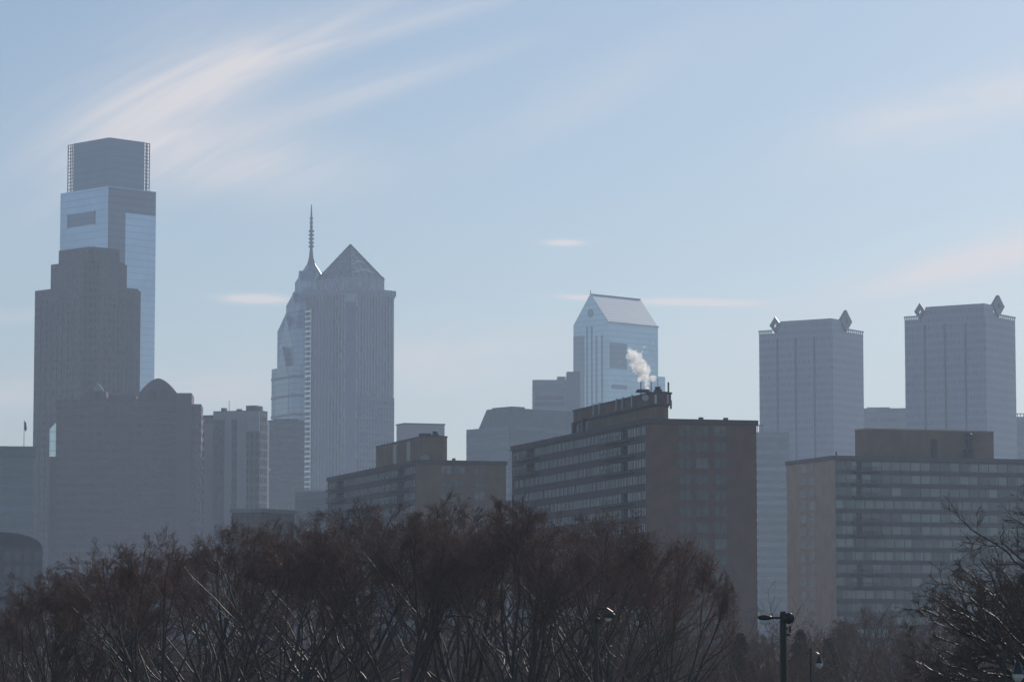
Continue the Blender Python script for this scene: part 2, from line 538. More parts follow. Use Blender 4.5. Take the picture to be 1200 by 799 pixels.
# ---- dark plain box in front of the spired tower
M['dark_grid'] = facade('dark_grid_facade', (0.065, 0.068, 0.08), (0.05, 0.06, 0.08), fh=3.8, bw=2.0, gm=0.4)
fr = Frame(357, 1700, 94, 493)
L = fr.run('y', 314, 493)
t = thing('dark_box_tower', 'plain dark flat topped box tower in front of the spired tower', 'building', fr.loc, fr.a)
MB().box(0, 30, 0, L, 0, fr.z(492.5, 335)).build('wall', 'dark_grid', t)
MB().box(3, 27, 3, L - 3, fr.z(492.5, 335), fr.z(492.5, 335) + 1.0).build('parapet', 'steel_dark', t)
MB().box(-0.4, 0.2, L - 1.6, L - 0.4, fr.z(552, 315), fr.z(548, 315)).build('vent', 'white_metal', t)  # white block put in as a small glint, not a real vent

# ---- spired tower with gabled setbacks
M['lib_glass'] = mirror_glass('steel_blue_glass', (0.26, 0.32, 0.40), metal=0.6, rough=0.25, line=0.65, fh=4.0, bw=3.0)
M['lib_light'] = mirror_glass('light_blue_glass', (0.36, 0.43, 0.50), metal=0.6, rough=0.28)
M['lib_band'] = plain('dark_blue_metal', (0.10, 0.12, 0.15), 0.4, metal=0.5)
Y = 2150
c0 = at(363.5, 500, Y)
t = thing('spired_tower', 'blue glass tower with stacked gables rising to a thin needle spire', 'skyscraper', (c0.x, c0.y, 0), R(28))
mpp = Y / F
def hw(px): return (363.5 - px) * mpp / (math.cos(R(28)) + math.sin(R(28)))   # half side giving the silhouette half width
def zz(py): return at(363.5, py, Y).z
h0, h1, h2, h3 = hw(314), hw(321), hw(332), hw(343)
def sq(h, c=None):
    return chamf(-h, h, -h, h, c if c else h * 0.18)
def gables(hh, z0, z1, name, mat, parent, out=0.15):
    """four gable fronts on the sides of a square tier, with cross ridges"""
    m = MB()
    w = hh * 0.62
    for k in range(2):
        pts = [(-w, -hh - out, z0), (w, -hh - out, z0), (0, -hh - out, z1)]
        d = (0, 2 * hh + 2 * out, 0)
        if k:
            pts = [(hh + out, p[0], p[2]) for p in pts]
            d = (-2 * hh - 2 * out, 0, 0)
        m.extr(pts, d)
    return m.build(name, mat, parent)
MB().prism(sq(h0), 0, zz(432)).build('shaft', 'lib_glass', t)
MB().prism(sq(h1), zz(432) + 0.01, zz(388), 0).prism(sq(h1), zz(388) + 0.01, zz(366), 0, top=sq(h2)).build('tier', 'lib_glass', t)
MB().prism(sq(h2), zz(366) + 0.01, zz(358), 0).prism(sq(h2), zz(358) + 0.01, zz(340), 0, top=sq(h3)).build('tier', 'lib_glass', t)
MB().prism(sq(h3), zz(340) + 0.01, zz(331), 0).prism(sq(h3), zz(331) + 0.01, zz(309), 0, top=sq(hw(358.5), 0.4)).build('tier', 'lib_glass', t)
gables(h0, zz(452), zz(408), 'gable', 'lib_light', t)
gables(h1, zz(410), zz(372), 'gable', 'lib_light', t)
gables(h2, zz(378), zz(344), 'gable', 'lib_glass', t)
gables(h3, zz(349), zz(318), 'gable', 'lib_glass', t)
bands = MB()
for i, py in enumerate(range(446, 640, 22)):
    z = zz(py)
    bands.prism(sq(h0 + 0.3), z, z + 1.6)
bands.build('floor_band', 'lib_band', t)
pan = MB()
for k in range(2):
    w = h0 * 0.5
    if k == 0: pan.box(-w, w, -h0 - 0.25, -h0 + 0.1, 10, zz(449))
    else: pan.box(-h0 - 0.25, -h0 + 0.1, -w, w, 10, zz(449))
pan.build('face_panel', 'lib_light', t)
sp = MB()
sp.tube([(0, 0, zz(309)), (0, 0, zz(303)), (0, 0, zz(292)), (0, 0, zz(262)), (0, 0, zz(250)), (0, 0, zz(240))], [2.8, 1.7, 1.0, 0.8, 0.55, 0.3], 8)
for py in (289, 284.5, 280, 275.5, 271, 266, 261, 256):
    sp.tube([(0, 0, zz(py + 1.0)), (0, 0, zz(py - 1.0))], 1.9 if py > 270 else 1.2, 8)
sp.build('spire', 'lib_band', t)

# ---- pyramid topped tower
M['mellon'] = facade('grey_granite_ribs', (0.41, 0.44, 0.475), (0.25, 0.285, 0.33), fh=3.9, bw=3.2, zf=(0.0, 1.0), sf=(0.42, 0.85), gm=0.55, gr=0.2, blotch=0.1)
M['mellon_grid'] = facade('grey_granite_grid', (0.24, 0.27, 0.31), (0.09, 0.11, 0.135), fh=3.9, bw=2.4, zf=(0.3, 0.8), sf=(0.25, 0.8), gm=0.4, gr=0.2)
M['pyr_glass'] = mirror_glass('pyramid_glass', (0.29, 0.33, 0.38), metal=0.5, rough=0.2, bw=2.5, fh=2.5, line=0.6)
M['lattice_grey'] = plain('lattice_grey_paint', (0.5, 0.52, 0.54), 0.6)
M['glint'] = plain('glint_metal', (0.78, 0.76, 0.74), 0.06, metal=1.0, var=0.05)  # bright metal for the painted glints
fr = Frame(411, 1930, 45, 340)
W = fr.run('x', 469, 345); L = fr.run('y', 352, 345)
t = thing('pyramid_tower', 'ribbed grey tower with an open lattice pyramid on top', 'skyscraper', fr.loc, fr.a)
ch = 5.2
zt = fr.z(341, 411)
MB().prism(chamf(0, W, 0, L, ch), 0, zt).build('shaft', 'mellon', t)
co = MB()
co.prism(chamf(-0.9, W + 0.9, -0.9, L + 0.9, ch), zt + 0.01, zt + 2.6)
co.prism(chamf(-0.4, W + 0.4, -0.4, L + 0.4, ch), zt - 1.2, zt)
co.build('cornice', 'mellon', t)
# chamfer strips with window grid (near corner), then polished bars for the left edge's glints
def strip(p, q, z0, z1, mat, name, out=0.25):
    p, q = Vector((*p, 0)), Vector((*q, 0))
    d = (q - p)
    n = Vector((d.y, -d.x, 0)).normalized()
    pts = [p + n * out + Vector((0, 0, z0)), q + n * out + Vector((0, 0, z0)), q + n * out + Vector((0, 0, z1)), p + n * out + Vector((0, 0, z1))]
    return MB().extr(pts, -n * (out + 0.2)).build(name, mat, t)
strip((0.4, ch - 0.4), (ch - 0.4, 0.4), 8, zt - 6, 'mellon_grid', 'corner_bay')
gl = MB()
for k in range(62):
    z = zt - 10 - k * 3.0
    if z < 50: break
    a = random.uniform(0.3, 1.0)
    yg = fr.run('y', 366, 450); yh = fr.run('y', 358.3, 450)
    gl.box(-0.95, 0.1, yg + 0.6, yh, z, z + 0.4 + 1.0 * a)  # bars of random height shaped as glints along the edge
gl.box(-1.1, 0.1, yg, yg + 0.5, 60, zt - 8)
gl.build('glint_bars', 'glint', t)
ribs = MB()
for k in range(12):
    f0 = ch + 1.5 + (W - 2 * ch - 3) * k / 11
    ribs.box(f0 - 0.45, f0 + 0.45, -0.7, 0.1, 20, zt - 1.4)
    f0 = ch + 1.5 + (L - 2 * ch - 3) * k / 11
    ribs.box(-0.7, 0.1, f0 - 0.45, f0 + 0.45, 20, zt - 1.4)
ribs.build('ribs', 'pale_stone', t)
lowz = fr.z(463, 440)
MB().box(ch + 0.6, W - ch - 0.6, -1.3, 0.1, 0, lowz).build('reflection_bay', 'mellon_grid', t)  # proud darker bay standing in for a reflection on the lower face
ins = 5.5
x0, x1, y0, y1 = ins, W - ins, ins, L - ins
zd = fr.z(322, 411)
MB().prism(chamf(x0, x1, y0, y1, 2.5), zt + 2.61, zd).build('drum', 'mellon', t)
ctr = ((x0 + x1) / 2, (y0 + y1) / 2)
apex = Vector((ctr[0], ctr[1], fr.z(285, 410, 1950)))
e = 1.5
base = [(x0 + e, y0 + e), (x1 - e, y0 + e), (x1 - e, y1 - e), (x0 + e, y1 - e)]
po = MB().pyramid(base, zd + 0.01, apex).build('pyramid', 'pyr_glass', t)
lt = MB()
bb = [Vector((*p, zd)) for p in [(x0 + e - .4, y0 + e - .4), (x1 - e + .4, y0 + e - .4), (x1 - e + .4, y1 - e + .4), (x0 + e - .4, y1 - e + .4)]]
ap = apex + Vector((0, 0, 0.5))
for i in range(4):
    p, q = bb[i], bb[(i + 1) % 4]
    lt.tube([p, ap], 0.4, 5, 1)
    for s in (0.2, 0.4, 0.6, 0.8):
        m_ = p.lerp(q, s)
        top = p.lerp(ap, 2 * s) if s < 0.5 else q.lerp(ap, 2 * (1 - s))
        lt.tube([m_, top], 0.22, 4)
    for s in (0.25, 0.5, 0.75):
        lt.tube([p.lerp(ap, s), q.lerp(ap, s)], 0.2, 4)
    for s in (0.12, 0.37, 0.62):
        lt.tube([p.lerp(ap, s), p.lerp(q, 0.5).lerp(ap, s + 0.13)], 0.28, 4)
        lt.tube([q.lerp(ap, s), p.lerp(q, 0.5).lerp(ap, s + 0.13)], 0.28, 4)
lt.build('lattice', ['lattice_grey', 'roof_dark'], po)
for (x, y) in ((x1 - 0.5, y0 + 3), (x1 - 0.5, y0 + 9)):
    MB().tube([(x, y, zd), (x, y, zd + 2.0)], 0.4, 5).build('roof_finial', 'steel_dark', t)

# ---- small pale block right of the pyramid tower
fr = Frame(473.5, 1600, 20, 497)
W = fr.run('x', 521, 499); L = fr.run('y', 467.5, 497)
t = thing('pale_block', 'small pale flat roofed block between the pyramid tower and the gap of sky', 'building', fr.loc, fr.a)
zt = fr.z(497, 473)
M['pale_pink'] = plain('pale_pink_concrete', (0.42, 0.37, 0.36), 0.85, var=0.08, scale=0.1)
MB().box(0, W, 0, max(L, 12), 0, zt).build('wall', 'pale_pink', t)
MB().box(-0.3, W + 0.3, -0.3, 12.3, zt + 0.01, zt + 0.7).build('coping', 'concrete_dark', t)

# ---- hip roofed office with banding
M['office_band'] = facade('blue_grey_banded_office', (0.22, 0.25, 0.28), (0.12, 0.15, 0.18), fh=4.1, bw=60, zf=(0.35, 0.8), sf=(0, 1), gm=0.5, gr=0.2)
M['office_roof'] = plain('blue_grey_roof_metal', (0.14, 0.165, 0.19), 0.45, metal=0.4)
fr = Frame(596, 1520, 40, 500)
L = fr.run('y', 546.5, 502); W = fr.run('x', 700, 500)
t = thing('hip_roofed_office', 'banded blue grey office with a sloping roof end, left of the gabled glass tower', 'building', fr.loc, fr.a)
zt = fr.z(499.5, 596)
MB().box(0, W, 0, L, 0, zt).build('wall', 'office_band', t)
zr = fr.z(477.5, 596)
yA = fr.run('y', 558.5, 498); yB = fr.run('y', 568, 478)
MB().extr([(1.2, 0.8, zt + .01), (1.2, yA, zt + .01), (1.2, yB, zr), (1.2, 0.8, zr)], (W - 2, 0, 0)).build('roof', 'office_roof', t)
MB().box(4, 12, fr.run('y', 592, 477), yB - 0.5, zr + 0.01, zr + 0.9).build('roof_kerb', 'office_roof', t)
MB().box(0.8, W * 0.4, -0.4, 0.1, 0, zt - 1).build('pilaster', 'office_roof', t)

# ---- stepped office behind
fr = Frame(664, 1950, 90, 443)
L = fr.run('y', 624, 446)
t = thing('stepped_office', 'stepped flat topped grey office directly left of the gabled glass tower', 'building', fr.loc, fr.a)
MB().box(0, 24, 0, L, 0, fr.z(445, 645)).build('wall', 'office_band', t)
MB().box(4, 24, 0.5, fr.run('y', 653, 440), fr.z(445, 645) + .01, fr.z(440.5, 655)).build('roof_step', 'office_band', t)
MB().box(-0.5, 22, -8, -0.02, 0, fr.z(435.5, 668)).build('wing', 'office_roof', t)
wb = MB()
for py in (466, 473):
    z = fr.z(py, 640)
    wb.box(-0.35, 0.2, 1.5, L - 1.5, z - 1.2, z + 1.2)
wb.build('window_band', 'dark_slot', t)

# ---- gable roofed glass tower
M['lib2'] = mirror_glass('green_blue_glass', (0.40, 0.51, 0.60), metal=0.9, rough=0.08, line=0.8, fh=4.0, bw=2.0)
M['lib2_roof'] = mirror_glass('gable_roof_glass', (0.20, 0.25, 0.30), metal=0.6, rough=0.3, line=0.85, fh=2.5, bw=2.5)
M['lib2_dark'] = mirror_glass('slate_glass', (0.15, 0.20, 0.255), metal=0.6, rough=0.2, line=0.8, fh=4.0, bw=2.0)
fr = Frame(712.5, 2350, 44, 378)
W = fr.run('x', 771, 383); L = fr.run('y', 672, 381)
t = thing('gabled_glass_tower', 'pale blue glass tower with a steep gabled roof behind the steam plume', 'skyscraper', fr.loc, fr.a)
zt = fr.z(377.5, 712)
apz = fr.z(345.5, 692, 2370)
MB().box(0, W, 0, L, 0, zt).build('shaft', 'lib2', t)
gb_ = MB()
gb_.extr([(0.3, -0.4, zt + .01), (0.3, L + 0.4, zt + .01), (0.3, L / 2, apz)], (W - 0.6, 0, 0))
gb_.build('roof', 'lib2_roof', t)
MB().extr([(-0.1, 0, zt + .02), (-0.1, L, zt + .02), (-0.1, L / 2, apz + 0.2)], (0.35, 0, 0)).build('gable', 'lib2', t)
rg = MB()
rg.box(-0.4, W + 0.2, L / 2 - 0.25, L / 2 + 0.25, apz - 0.3, apz + 0.12)
rg.tube([(0, L / 2, apz), (0, L / 2, apz + 2.5)], 0.3, 6)
rg.build('ridge', 'steel_dark', t)
el = MB()
el.box(-0.6, W + 0.3, -0.7, -0.02, zt - 0.6, zt + 0.6)
el.build('eaves', 'white_metal', t)
rd = Vector((0, L / 2, zt + (apz - zt) * 0.35))
circ = [(-0.25, rd.y + 3.2 * math.cos(k * math.pi / 8), rd.z + 3.2 * math.sin(k * math.pi / 8)) for k in range(16)]
MB().extr(circ, (0.4, 0, 0)).build('round_window', 'lib2_dark', t)
vr = MB()
for px in (688, 693.5, 699, 705.5):
    yy = fr.run('y', px, 450)
    vr.box(-0.45, 0.1, yy - 0.55, yy + 0.55, 30, zt - (2 if px < 694 else 9))
vr.build('ribs', 'lib2_dark', t)
yy = fr.run('y', 684.5, 450)
MB().box(-0.4, 0.1, yy, L - 0.2, 10, zt - 8).build('corner_bay', 'lib2_dark', t)
xa, xb = fr.run('x', 715, 415), fr.run('x', 734, 415)
MB().box(xa, xb, -0.5, 0.1, fr.z(431, 722), fr.z(401, 722)).build('dark_bay', 'lib2_dark', t)
xa, xb = fr.run('x', 717, 452), fr.run('x', 734, 452)
MB().box(xa, xb, -0.45, 0.1, fr.z(455, 722), fr.z(450, 722)).build('dark_bay', 'lib2_dark', t)
xc = fr.run('x', 783, 440)
MB().box(W + 0.02, xc, 3, L - 3, 0, fr.z(435.5, 778)).build('wing', 'lib2', t)

# ---- twin towers with diamond finials
M['com_front'] = facade('slate_blue_grid', (0.37, 0.405, 0.45), (0.28, 0.32, 0.37), fh=3.9, bw=1.5, zf=(0.3, 0.85), sf=(0.2, 0.85), gm=0.2, gr=0.45, wm=0.2, wr=0.5, rnd=0.22, blotch=0.08)
def twin(label, Y, pc, pl, pr, ys, blk_l, blk_r, ytopl, dia_l, dia_r, dl_y, dr_y):
    fr = Frame(pc, Y, 56, ys[1])
    W = fr.run('x', pr, ys[2]); L = fr.run('y', pl, ys[0])
    t = thing('diamond_topped_tower', label, 'skyscraper', fr.loc, fr.a, 'twin towers with diamond finials')
    zt = fr.z(ys[1], pc)
    MB().box(0, W, 0, L, 0, zt).build('shaft', 'com_front', t)
    # parapet posts
    n = 9
    pb = MB()
    for k in range(n):
        pb.box(-0.25, 0.3, L * (0.83 + 0.17 * k / (n - 1)) - 0.3, L * (0.83 + 0.17 * k / (n - 1)) + 0.05, zt + .01, zt + 1.22)
    pb.box(-0.3, 0.35, L * 0.82, L + 0.2, zt + 1.21, zt + 1.9)
    pb.build('parapet', 'com_front', t)
    pb = MB()
    for k in range(n):
        x = W * (0.45 + 0.53 * k / (n - 1))
        pb.box(x - 0.15, x + 0.2, -0.25, 0.3, zt + .01, zt + 1.22)
    pb.box(W * 0.42, W + 0.2, -0.3, 0.35, zt + 1.21, zt + 1.9)
    pb.build('parapet', 'com_front', t)
    # raised central block running parallel to the wide face
    xo, yo = 1.5, 1.5
    xR = xo + fr.run('x', blk_r, ys[1], (xo, yo))
    yL = yo + fr.run('y', blk_l, ys[1], (xo, yo))
    zb = fr.z(ytopl, pc)
    MB().box(xo, xR, yo, yL, zt + .015, zb).build('upper_block', 'com_front', t)
    MB().box(xo + .3, xR - .3, yo + .3, yL - .3, zb + .01, zb + 0.5).build('coping', 'lib_band', t)
    MB().box(xo + .2, xo + fr.run('x', blk_r + 7, ys[1], (xo, yo)), yo + .2, yo + fr.run('y', blk_l - 6, ys[1], (xo, yo)), zt + .02, zt + 2.6).build('shoulder', 'com_front', t)
    for (side, cx, half, ytop, ybot) in (('y', dia_l[0], dia_l[1], *dl_y), ('x', dia_r[0], dia_r[1], *dr_y)):
        c0_ = fr.run(side, cx, ytop, (xo, yo))
        hw_ = abs(fr.run(side, cx + half, ytop, (xo, yo)) - c0_)
        yc = c0_ + (yo if side == 'y' else xo)
        zc = (fr.z(ytop, cx) + fr.z(ybot, cx)) / 2
        hz = (fr.z(ytop, cx) - fr.z(ybot, cx)) / 2
        mb = MB()
        outer = [(yc + hw_, zc), (yc, zc + hz), (yc - hw_, zc), (yc, zc - hz)]
        inner = [(yc + hw_ * .26, zc), (yc, zc + hz * .3), (yc - hw_ * .26, zc), (yc, zc - hz * .3)]
        xs = (xo - 0.5, xo + 1.0)
        pt = (lambda x, p: (x, p[0], p[1])) if side == 'y' else (lambda x, p: (p[0], x, p[1]))
        vs = [pt(x, p) for x in xs for p in outer] + [pt(x, p) for x in xs for p in inner]
        fs = []
        for i in range(4):
            j = (i + 1) % 4
            fs += [(i, j, 4 + j, 4 + i), (8 + i, 8 + j, 12 + j, 12 + i), (i, j, 8 + j, 8 + i), (4 + i, 4 + j, 12 + j, 12 + i)]
        mb._add(vs, fs)
        mb.build('diamond_finial', 'lib_band', t)
    gv = MB()
    for k in range(1, 4):
        y = L * k / 4
        gv.box(-0.3, 0.1, y - 0.5, y + 0.5, 10, zt - 3)
    gv.build('piers', 'lib_band', t)
    return fr, W, L, t
frA, WA, LA, tA = twin('left and farther of the twin slate towers with diamond finials, above the dark apartment end', 1700, 976, 889.5, 1011.5,
     (392, 386.5, 388), 913.5, 986, 373.5, (908.5, 6.4), (991, 6.6), (366.5, 386.5), (360, 386))
frB, WB, LB, tB = twin('right and nearer of the twin slate towers with diamond finials, above the tan apartment block', 1590, 1155, 1060, 1189.5,
     (374, 369.5, 371), 1084, 1164, 356, (1078, 6.4), (1169.5, 6.6), (349.5, 370), (342, 367.5))
# lower, wider base of the left twin
M['com_band'] = facade('blue_grey_base_bands', (0.15, 0.175, 0.205), (0.10, 0.125, 0.155), fh=4.0, bw=60, zf=(0.35, 0.8), sf=(0, 1), gm=0.5)
fr = Frame(925, 1560, 88, 505)
L = fr.run('y', 886.8, 500)
t = thing('low_banded_block', 'narrow blue grey banded block seen between the two apartment blocks', 'building', fr.loc, fr.a)
MB().box(0, 40, 0, L, 0, fr.z(506, 900)).build('wall', 'com_band', t)
pr_ = MB()
for k in range(4):
    pr_.box(0.5, 0.8, L - 0.6 - k * 0.8, L - 0.3 - k * 0.8, fr.z(506, 900), fr.z(498, 900))
pr_.box(0.45, 0.85, L - 3.4, L, fr.z(499, 900), fr.z(497.5, 900))
pr_.build('roof_rail', 'steel_dark', t)

# ---- block between the twins, and at the right edge
M['bk_band'] = facade('grey_backdrop_bands', (0.20, 0.225, 0.25), (0.11, 0.135, 0.16), fh=5.5, bw=17, zf=(0.3, 0.75), sf=(0.1, 0.95), gm=0.5)
fr = Frame(1064, 1950, 85, 477)
t = thing('low_office', 'low grey office slab seen between the twin slate towers', 'building', fr.loc, fr.a)
L = fr.run('y', 1008, 477)
MB().box(0, 30, 0, L, 0, fr.z(478, 1040)).build('wall', 'bk_band', t)
MB().box(3, 20, fr.run('y', 1043, 477), fr.run('y', 1016, 477), fr.z(478, 1040) + .01, fr.z(476.5, 1040)).build('roof_plant', 'lib_band', t)
fr = Frame(1225, 1700, 85, 485)
t = thing('edge_office', 'grey office with roof rail cut by the right edge of the photo', 'building', fr.loc, fr.a)
L = fr.run('y', 1190, 485)
zt = fr.z(488, 1195)
MB().box(0, 30, 0, L, 0, zt).build('wall', 'bk_band', t)
pr_ = MB()
for k in range(10):
    pr_.box(0.2, 0.5, 0.3 + L * k / 10, 0.7 + L * k / 10, zt + .01, zt + 1.4)
pr_.box(0.15, 0.55, 0.2, L, zt + 1.41, zt + 1.8)
pr_.build('roof_rail', 'steel_dark', t)

# ---- far left low office with flagpole, dark low hall in front
fr = Frame(40, 1180, 99, 523)
t = thing('flag_office', 'banded grey office at the left edge, below a rooftop flagpole', 'building', fr.loc, fr.a)
L = fr.run('y', -60, 523)
zt = fr.z(523, 38)
MB().box(0, 30, 0, L, 0, zt - 3.5).build('wall', 'office_band', t)
MB().box(-0.6, 30.4, -0.6, L + 0.6, zt - 3.49, zt).build('fascia', 'office_roof', t)
fp = at(28, 523, 1190)
t = thing('flagpole', 'thin rooftop flagpole with a limp dark flag on the left edge office', 'flagpole', (fp.x, fp.y, zt - 0.05))
zl = at(28, 492, 1190).z - zt
MB().tube([(0, 0, 0), (0, 0, zl)], [0.16, 0.09], 6).build('pole', 'steel_light', t)
fl = MB()
pts = [(0.1, 0, zl - 0.2), (0.7, 0.1, zl - 1.0), (0.95, 0.2, zl - 3.2), (0.6, 0.1, zl - 4.2), (0.1, 0, zl - 3.4)]
fl.extr(pts, (0, 0.06, 0)).build('flag', 'steel_dark', t)
fr = Frame(50, 800, 99, 640)
t = thing('dark_hall', 'dark low hall with a rounded roof at the left edge behind the trees', 'building', fr.loc, fr.a)
L = fr.run('y', -60, 630)
zt = fr.z(640, 40)
hb = MB().box(0, 30, 0, L, 0, zt)
hb.build('wall', 'slab_dark', t)
pts = []
for k in range(13):
    a = math.pi * k / 12
    pts.append((0.5, L / 2 - math.cos(a) * L / 2 * 0.98, zt + .01 + (fr.z(623, 0) - zt) * math.sin(a)))
MB().extr(pts, (29, 0, 0)).build('roof', 'roof_dark', t)
MB().box(6, 9, fr.run('y', 32, 632), fr.run('y', 27, 632), zt + 0.5, fr.z(629, 30)).build('chimney', 'concrete_dark', t)

# ---- low buildings in front of the towers
fr = Frame(306, 760, 60, 594)
t = thing('low_brick_house', 'low reddish flat roofed building peeping above the trees left of the apartments', 'building', fr.loc, fr.a)
L = fr.run('y', 272, 602); zt = fr.z(600, 306)
MB().box(0, 14, 0, L, 0, zt).build('wall', 'red_brick', t)
MB().box(-0.4, 14.4, -0.4, L + .4, zt + .01, zt + 0.9).build('parapet', 'concrete', t)
fr = Frame(388, 1150, 70, 575)
t = thing('low_banded_annex', 'low grey banded building at the foot of the pyramid tower', 'building', fr.loc, fr.a)
L = fr.run('y', 346, 578); zt = fr.z(576, 380)
MB().box(0, 20, 0, L, 0, zt).build('wall', 'band_grey', t)
MB().box(-.3, 20.3, -.3, L + .3, zt + .01, zt + 0.8).build('parapet', 'pale_stone', t)

# ================================================================== APARTMENT BLOCKS
FH = 2.75
def apartment(label, fr, W, L, zt, long_side, wallmat, glassmat, end_cols, end_w, end_h, first_dz, band_h,
              slots, seed, spandrel=None, endmat=None, mull=1.0, mullmat='brick'):
    """slab block: W along local x, L along local y; long_side 'left' (x=0) or 'front' (y=0)"""
    rng = random.Random(seed)
    t = thing('apartment_block', label, 'apartment block', fr.loc, fr.a, 'slab apartment blocks')
    LEN = L if long_side == 'left' else W
    DEP = W if long_side == 'left' else L
    def mp(mb, s0, s1, d0, d1, z0, z1, mi=0):
        if long_side == 'left':
            mb.box(d0, d1, s0, s1, z0, z1, mi)
        else:
            mb.box(s0, s1, d0, d1, z0, z1, mi)
    rec = 1.4
    endw = 0.35
    wall = MB()
    mp(wall, 0, LEN, rec, DEP, 0, zt - 0.9, 1)                      # core
    mp(wall, 0, endw, 0.0, rec - 0.002, 0, zt - 0.9, 1)             # end fin
    mp(wall, LEN - endw, LEN, 0.0, rec - 0.002, 0, zt - 0.9, 1)
    nfl = int((zt - 0.9) / FH)
    zs = [zt - first_dz - FH * k for k in range(nfl)]
    for k, zc in enumerate(zs):
        top = zt - 0.9 if k == 0 else zs[k - 1] - band_h / 2
        mp(wall, endw + .002, LEN - endw - .002, 0.02, rec - 0.002, zc + band_h / 2, top, 0)
    mp(wall, endw + .002, LEN - endw - .002, 0.02, rec - 0.002, 0, zs[-1] - band_h / 2, 0)
    wall.build('wall', [spandrel or wallmat, endmat or wallmat], t)
    rf = MB()
    mp(rf, -0.25, LEN + 0.25, -0.25, DEP + 0.25, zt - 0.88, zt)
    rf.build('roof_parapet', spandrel or wallmat, t)
    for k, zc in enumerate(zs):
        segs, s = [], endw + 0.05
        cuts = [c for c in slots if k in c[2]]
        for (a, b_, rows, pa, pb) in sorted(cuts):
            segs.append((s, a)); s = b_
        segs.append((s, LEN - endw - 0.05))
        wb = MB()
        for (a, b_) in segs:
            if b_ - a < 0.3: continue
            mp(wb, a, b_, 0.22, 0.5, zc - band_h / 2 + .003, zc + band_h / 2 - .003, 0)
            n = max(1, round((b_ - a) / mull))
            for i in range(n + 1):
                c_ = a + (b_ - a) * i / n
                wd = 0.05 if i % 3 else 0.11
                mp(wb, c_ - wd, c_ + wd, 0.12, 0.3, zc - band_h / 2 + .004, zc + band_h / 2 - .004, 1)
        wb.build('window_band', [glassmat, mullmat], t)
        for (a, b_, rows, pa, pb) in cuts:
            bl = MB()
            z0 = zc - FH * 0.5 + 0.1
            mp(bl, pa, pb, -1.3, 0.0, z0 - 0.12, z0 + 0.12, 0)
            mp(bl, pa, pb, -1.3, -1.22, z0 + 0.95, z0 + 1.05, 1)
            for q in range(13):
                c_ = pa + 0.05 + (pb - pa - 0.1) * q / 12
                mp(bl, c_ - 0.03, c_ + 0.03, -1.29, -1.23, z0 + 0.122, z0 + 0.948, 1)
            bl.build('balcony', ['concrete_dark', 'rail'], t)
    # end windows
    for k, zc in enumerate(zs):
        for e0 in end_cols:
            w = MB()
            z0, z1 = zc - end_h / 2, zc + end_h / 2
            if long_side == 'left':
                w.box(e0, e0 + end_w, -0.04, 0.2, z0, z1, 0)
                w.box(e0 - .1, e0 + end_w + .1, -0.1, 0.1, z0 - .16, z0 - .01, 1)
                w.box(e0 + end_w * .5 - .04, e0 + end_w * .5 + .04, -0.09, 0.1, z0, z1, 1)
            else:
                w.box(-0.04, 0.2, e0, e0 + end_w, z0, z1, 0)
                w.box(-0.1, 0.1, e0 - .1, e0 + end_w + .1, z0 - .16, z0 - .01, 1)
            gmat = rng.choice(['pane_dark', 'pane_mid', 'pane_light', 'pane_mid'])
            w.build('window', [gmat, endmat or wallmat], t)
    return t

M['rail'] = plain('dark_balcony_rail', (0.05, 0.05, 0.055), 0.5)
M['curtain_a'] = curtain_glass('curtained_panes', (0.26, 0.27, 0.27), (0.93, 0.93, 0.90), 0.85, FH, thr=-0.35, metal=0.0)
M['curtain_c'] = curtain_glass('shaded_panes', (0.10, 0.125, 0.135), (0.28, 0.315, 0.32), 2.3, FH, thr=0.3)
M['pane_dark'] = plain('dark_pane', (0.06, 0.06, 0.07), 0.1, spec=0.8, scale=0.8)
M['pane_mid'] = plain('grey_pane', (0.11, 0.11, 0.12), 0.1, spec=0.6, var=0.5, scale=0.5)
M['pane_light'] = plain('curtained_pane', (0.22, 0.22, 0.215), 0.15, spec=0.6, var=0.6, scale=0.5)
M['mullion_dark'] = plain('dark_mullion', (0.06, 0.055, 0.055), 0.6)
M['mullion_pale'] = plain('pale_mullion', (0.25, 0.25, 0.26), 0.6)
M['spandrel_a'] = plain('dark_spandrel_brick', (0.14, 0.105, 0.092), 0.9, scale=0.4)
M['spandrel_c'] = plain('grey_spandrel', (0.16, 0.14, 0.145), 0.85, scale=0.2)

def vent(parent, x, y, z, h, r=0.16, mat='steel_light'):
    MB().tube([(x, y, z), (x, y, z + h)], r, 8).build('vent_pipe', mat, parent)
def fan(parent, x, y, z, s=1.0):
    m = MB()
    m.box(x - .9 * s, x + .9 * s, y - .9 * s, y + .9 * s, z, z + .7 * s)
    m.tube([(x, y, z + .7 * s), (x, y, z + 1.1 * s), (x, y, z + 1.15 * s), (x, y, z + 1.5 * s)], [.8 * s, .7 * s, .95 * s, .8 * s], 10)
    m.build('cooling_fan', 'steel_dark', parent)

# --- centre block
fr = Frame(757, 556, 16, 490)
W = fr.run('x', 886.5, 492); L = fr.run('y', 600, 520)
zt = fr.z(490, 757)
def sy(px, py=520): return fr.run('y', px, py)
cols = [fr.run('x', p, 505) for p in (795.5, 815.5, 837)]
tA_ = apartment('dark brown slab apartment block in the middle with balconies and rooftop steam', fr, W, L, zt, 'left', 'brick', 'curtain_a',
    cols, 2.2, 1.75, 2.0, 1.5,
    [(sy(734), sy(727), {0, 1, 2, 4, 5, 6, 8}, sy(743), sy(710)), (sy(625), sy(616), {0, 1, 4, 6}, sy(632), sy(609))], 3, spandrel='spandrel_a', mull=0.85, mullmat='mullion_dark')
